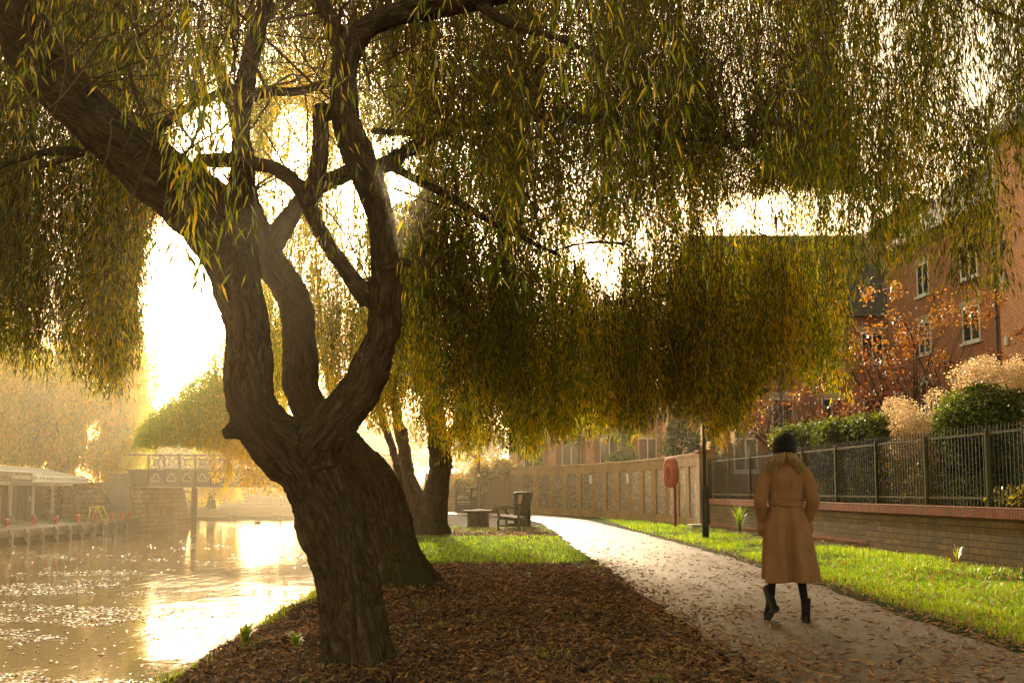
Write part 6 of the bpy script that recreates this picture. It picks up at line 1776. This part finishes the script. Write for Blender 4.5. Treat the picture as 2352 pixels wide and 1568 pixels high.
coat = dress(mb.build('coat', M_coat, None, smooth=True)); md = coat.modifiers.new('s', 'SOLIDIFY'); md.thickness = .012; md.offset = -1
def limb_mesh(pts, rad, n=28, wr=.008, fr=22):
    q, r_ = resample(pts, rad, .018)
    mb = MB(); mb.tube([tuple(p) for p in q], list(r_), n)
    Vv = np.array([list(p) for p in mb.v]); K = len(q)
    for i in range(K):
        s_ = i / K
        ring = slice(i * n, (i + 1) * n); c_ = q[i]
        d_ = Vv[ring] - c_; aa = np.arange(n) / n * 6.283
        k_ = 1 + wr / .05 * (.5 * np.sin(2 * aa + 6 * s_) * .3 + fbm(np.stack([np.cos(aa) * 1.5, np.sin(aa) * 1.5, aa * 0 + s_ * fr * .35], -1), 3) * .5)
        Vv[ring] = c_ + d_ * k_[:, None]
    mb.v = [tuple(p) for p in Vv]
    return mb
for sx in (-1, 1):
    pts_ = [(sx * .085, -.012, 1.425), (sx * .135, -.012, 1.40), (sx * .182, -.015, 1.355), (sx * .212, -.025, 1.29), (sx * .238, -.035, 1.20), (sx * .258, -.04, 1.115), (sx * .256, -.012, 1.06), (sx * .238, .035, .995), (sx * .222, .075, .945), (sx * .212, .10, .92)]
    rr_ = [.04, .062, .072, .072, .069, .068, .067, .062, .058, .056]
    mb = limb_mesh(pts_, rr_); dress(mb.build('sleeve', M_coat, None, smooth=True))
    mb = MB(); q_ = [(sx * .229, .062, .962), (sx * .218, .092, .925)]; mb.tube(q_, [.067, .064], 20); dress(mb.build('cuff', M_coat, None, smooth='auto'))
    mb = MB(); mb.tube([(sx * .228, .08, .93), (sx * .235, .07, .84), (sx * .236, .06, .78)], [.045, .05, .03], 12); dress(mb.build('pocket', M_coat, None, smooth=True))
# collar, belt, loops
mb = MB(); mb.lathe([(.088, 1.425), (.098, 1.44), (.094, 1.475), (.082, 1.505), (.073, 1.505), (.070, 1.45)], (0, -.004, 0), 36, 1.05, .92); dress(mb.build('collar', M_coat, None, smooth=True))
mb = MB(); pts_ = []
for k in range(48):
    a = 2 * math.pi * k / 48; pts_.append((.169 * math.cos(a), .134 * math.sin(a) - .0, 1.083 + .006 * math.sin(a * 2 + 1) - .006 * math.cos(a)))
vs = []
for i, p in enumerate(pts_):
    a = 2 * math.pi * i / 48
    for dr_, dz in ((0, -.024), (.007, -.020), (.008, .020), (0, .024)):
        vs.append((p[0] + dr_ * math.cos(a), p[1] + dr_ * math.sin(a), p[2] + dz))
mb.add(vs, [(i * 4 + j, ((i + 1) % 48) * 4 + j, ((i + 1) % 48) * 4 + (j + 1) % 4, i * 4 + (j + 1) % 4) for i in range(48) for j in range(4)])
dress(mb.build('belt', M_coat, None, smooth='auto'))
mb = MB(); mb.bar((.155, -.055, 1.045), (.17, -.066, 1.125), .014, .012); dress(mb.build('belt_loop', M_coat, None))
# beanie
V = []; nb_ = 56; prof_ = [(.112, 1.545), (.118, 1.555), (.121, 1.58), (.119, 1.605), (.114, 1.612), (.117, 1.618), (.118, 1.645), (.110, 1.675), (.094, 1.702), (.070, 1.722), (.040, 1.736), (.012, 1.742)]
mb = MB()
for (r_, z) in prof_:
    lean_ = np.clip((z - 1.60) / .14, 0, 1)
    for k in range(nb_):
        a = 2 * math.pi * k / nb_; rib = 1 + .012 * math.sin(14 * a) * (1 if z > 1.612 else .6) + .02 * float(vnoise(np.array([math.cos(a) * 2, math.sin(a) * 2, z * 22])))
        V.append((r_ * 1.02 * rib * math.cos(a) + .018 * lean_, r_ * 1.06 * rib * math.sin(a) + .01 - .02 * lean_, z - .010 * math.sin(a) + .004 * math.sin(3 * a)))
mb.add(V, [(i * nb_ + k, i * nb_ + (k + 1) % nb_, (i + 1) * nb_ + (k + 1) % nb_, (i + 1) * nb_ + k) for i in range(len(prof_) - 1) for k in range(nb_)] + [tuple((len(prof_) - 1) * nb_ + k for k in range(nb_))])
hat = dress(mb.build('beanie', M_knit, None, smooth=True)); md = hat.modifiers.new('s', 'SUBSURF'); md.levels = md.render_levels = 1
# hair
HV = Leaves(); n = 900
a = rng.uniform(3.45, 5.98, n); side = np.cos(a)
K = 9; path = np.zeros((n, K, 3)); wv = rng.random(n) * 6.28
Lh = rng.uniform(.14, .235, n) * np.where(np.abs(side) > .5, 1.0, .62)
for k in range(K):
    t_ = k / (K - 1)
    spread = .080 + (.05 + .06 * np.abs(side)) * t_ + .01 * np.sin(wv + t_ * 9)
    path[:, k, 0] = np.cos(a) * spread * .98 + np.sign(side) * .03 * t_ - .016 * t_ + .008 * np.sin(t_ * 11 + a * 3)
    path[:, k, 1] = np.sin(a) * (spread * (.98 + .05 * t_)) + .012 - .02 * t_
    path[:, k, 2] = 1.575 - Lh * t_ + rng.normal(0, .002, n)
HV.ribbon(path, np.full(n, .0045))
V = np.concatenate(HV.TW); Fq = np.concatenate(HV.TF)
dress(np_mesh('hair', V, Fq, M_hair, None, {'tint': np.repeat(np.clip(rng.normal(.5, .25, n), 0, 1), K * 3)}, smooth=True))
# boots
def boot(ax, ay, az, pitch, yaw):
    Q = Matrix.Translation((ax, ay, az)) @ Matrix.Rotation(yaw, 4, 'Z') @ Matrix.Rotation(pitch, 4, 'X')
    up_ = MB(); n = 20
    def ring(cy, cz, rx, ry, tilt=0):
        return [Q @ Vector((rx * math.cos(2 * math.pi * k / n), cy + ry * math.sin(2 * math.pi * k / n) * math.cos(tilt), cz + ry * math.sin(2 * math.pi * k / n) * math.sin(tilt))) for k in range(n)]
    rings = [ring(-.015, .145, .050, .056), ring(-.012, .10, .046, .052), ring(-.008, .055, .044, .056), ring(-.002, .015, .043, .066, .25), ring(.02, -.02, .044, .07, .75), ring(.06, -.035, .044, .055, 1.15), ring(.11, -.045, .044, .042, 1.4), ring(.16, -.055, .038, .03, 1.5), ring(.19, -.06, .018, .014, 1.55)]
    vs = [p for r_ in rings for p in r_]
    up_.add(vs, [(i * n + k, i * n + (k + 1) % n, (i + 1) * n + (k + 1) % n, (i + 1) * n + k) for i in range(len(rings) - 1) for k in range(n)] + [tuple((len(rings) - 1) * n + k for k in range(n))])
    # heel counter
    rr_ = [ring(-.018, -.005, .040, .050), ring(-.02, -.05, .038, .052), ring(-.022, -.075, .037, .05)]
    up_.add([p for r_ in rr_ for p in r_], [(i * n + k, i * n + (k + 1) % n, (i + 1) * n + (k + 1) % n, (i + 1) * n + k) for i in range(2) for k in range(n)])
    o = dress(up_.build('boot', M_leather, None, smooth=True))
    sl = MB(); out = [(-.034, -.07), (-.038, 0), (-.034, .05), (-.044, .11), (-.04, .16), (-.02, .195), (.02, .195), (.04, .16), (.044, .11), (.034, .05), (.038, 0), (.034, -.07), (.0, -.078)]
    sl.prism(out, lambda a_, b2, t_: Q @ Vector((a_, b2, t_ )), -.092, -.076)
    so_ = sl.build('sole', M_knit, None); so_.parent = o
    hl = MB(); hl.prism([(-.034, -.07), (-.035, -.01), (.035, -.01), (.034, -.07), (0, -.078)], lambda a_, b2, t_: Q @ Vector((a_, b2, t_)), -.118, -.0925)
    h_ = hl.build('heel', M_knit, None); h_.parent = o
boot(.150, -.09, .118 - .0 + -.045 + .0, R(0), R(-8))
boot(-.157, .085, .165, R(-34), R(14))
# ------------------------------------------------------------------ camera, light, air
cam = bpy.data.cameras.new('camera'); co_ = bpy.data.objects.new('camera', cam); COL.objects.link(co_)
co_.location = (0, 0, CAM_Z); co_.rotation_euler = (R(90) + PITCH, 0, 0)
cam.sensor_width = 36; cam.lens = 36 * F / 2352.0; cam.shift_y = 141 / 2352.0
cam.clip_start = .05; cam.clip_end = 3000
scene.camera = co_

SUN_EL, SUN_AZ = R(17.6), R(-6.6)     # azimuth measured from +Y, negative = left
sd = Vector((math.sin(SUN_AZ) * math.cos(SUN_EL), math.cos(SUN_AZ) * math.cos(SUN_EL), math.sin(SUN_EL)))
sl = bpy.data.lights.new('sun', 'SUN'); so = bpy.data.objects.new('sun', sl); COL.objects.link(so)
sl.energy = 5.0; sl.angle = R(.6); sl.color = (1.0, .84, .56)
so.rotation_euler = sd.to_track_quat('Z', 'Y').to_euler(); so.location = (0, 0, 30)

w = bpy.data.worlds.new('World'); scene.world = w; w.use_nodes = True
nt = w.node_tree; nt.nodes.clear()
sky = nt.nodes.new('ShaderNodeTexSky'); sky.sky_type = 'NISHITA'; sky.sun_disc = False
sky.sun_elevation = SUN_EL; sky.sun_rotation = SUN_AZ
sky.air_density = 1.3; sky.dust_density = 1.6; sky.ozone_density = 1.0
bg = nt.nodes.new('ShaderNodeBackground'); bg.inputs[1].default_value = SKY_S if 'SKY_S' in globals() else .15
warm = mix_col(nt, 1.0, sky.outputs[0], (2.9, 1.95, 1.0), 'MULTIPLY')
# aureole of the low sun in hazy air
tc = nt.nodes.new('ShaderNodeTexCoord')
vd = nt.nodes.new('ShaderNodeVectorMath'); vd.operation = 'DOT_PRODUCT'
nt.links.new(tc.outputs['Generated'], vd.inputs[0]); vd.inputs[1].default_value = sd
pw = nt.nodes.new('ShaderNodeMath'); pw.operation = 'POWER'; pw.inputs[1].default_value = 260; pw.use_clamp = False
mx0 = nt.nodes.new('ShaderNodeMath'); mx0.operation = 'MAXIMUM'; mx0.inputs[1].default_value = 0
nt.links.new(vd.outputs['Value'], mx0.inputs[0]); nt.links.new(mx0.outputs[0], pw.inputs[0])
sc_ = nt.nodes.new('ShaderNodeMath'); sc_.operation = 'MULTIPLY'; sc_.inputs[1].default_value = 160
nt.links.new(pw.outputs[0], sc_.inputs[0])
gl = nt.nodes.new('ShaderNodeMix'); gl.data_type = 'RGBA'; gl.blend_type = 'ADD'; gl.inputs[0].default_value = 1
nt.links.new(warm, gl.inputs[6])
pw2 = nt.nodes.new('ShaderNodeMath'); pw2.operation = 'POWER'; pw2.inputs[1].default_value = 7
nt.links.new(mx0.outputs[0], pw2.inputs[0])
sc2 = nt.nodes.new('ShaderNodeMath'); sc2.operation = 'MULTIPLY_ADD'; sc2.inputs[1].default_value = 11.5
nt.links.new(pw2.outputs[0], sc2.inputs[0]); nt.links.new(sc_.outputs[0], sc2.inputs[2])
pw3 = nt.nodes.new('ShaderNodeMath'); pw3.operation = 'POWER'; pw3.inputs[1].default_value = 38
nt.links.new(mx0.outputs[0], pw3.inputs[0])
sc3 = nt.nodes.new('ShaderNodeMath'); sc3.operation = 'MULTIPLY_ADD'; sc3.inputs[1].default_value = 120
nt.links.new(pw3.outputs[0], sc3.inputs[0]); nt.links.new(sc2.outputs[0], sc3.inputs[2])
cg = nt.nodes.new('ShaderNodeVectorMath'); cg.operation = 'SCALE'; cg.inputs[0].default_value = (1, .86, .64)
nt.links.new(sc3.outputs[0], cg.inputs['Scale'])
nt.links.new(cg.outputs[0], gl.inputs[7])
nt.links.new(gl.outputs[2], bg.inputs[0])
wo = nt.nodes.new('ShaderNodeOutputWorld'); nt.links.new(bg.outputs[0], wo.inputs[0])

# low sun in river mist, plus an added glow veil before the trunk
def mist(name, x0, x1, y0, y1, z0, z1, dens, g, col, label):
    m, nt, N, L = new_mat(name + '_air')
    v = N('ShaderNodeVolumeScatter'); v.inputs['Color'].default_value = (*col, 1); v.inputs['Density'].default_value = dens; v.inputs['Anisotropy'].default_value = g
    out_node(nt, v.outputs[0], vol=True)
    mb = MB(); mb.box(((x0 + x1) / 2, (y0 + y1) / 2, (z0 + z1) / 2), (x1 - x0, y1 - y0, z1 - z0))
    return mb.build(name, m, None, label=label, category='mist', kind='stuff')
mist('haze', -75, 7.2, 6.0, 150, -1.54, 13, .0012, .90, (1.0, .86, .58), 'thin golden haze hanging in the low sunlight over the bank')
mist('trunk_glow_veil', -7.5, -.55, 1.2, 7.1, -1.5, 4.6, .0065, .88, (1.0, .84, .52), 'thin added veil imitating the glow of flare over the nearest trunk')  # added scatter volume, imitates the flare along the left trunk edge
mist('river_mist', -74, -3.6, 13.0, 149, -1.5, 7, .0010, .74, (1.0, .86, .56), 'bright golden mist lying over the river and the bridge')
scene.view_settings.view_transform = 'Standard'; scene.view_settings.look = 'None'
scene.view_settings.exposure = 0; scene.view_settings.gamma = 1
c = scene.cycles
c.use_denoising = True; c.denoiser = 'OPENIMAGEDENOISE'
c.max_bounces = 7; c.diffuse_bounces = 4; c.glossy_bounces = 3; c.transmission_bounces = 5; c.transparent_max_bounces = 12; c.volume_bounces = 0
c.sample_clamp_indirect = 6; c.caustics_reflective = False; c.caustics_refractive = False
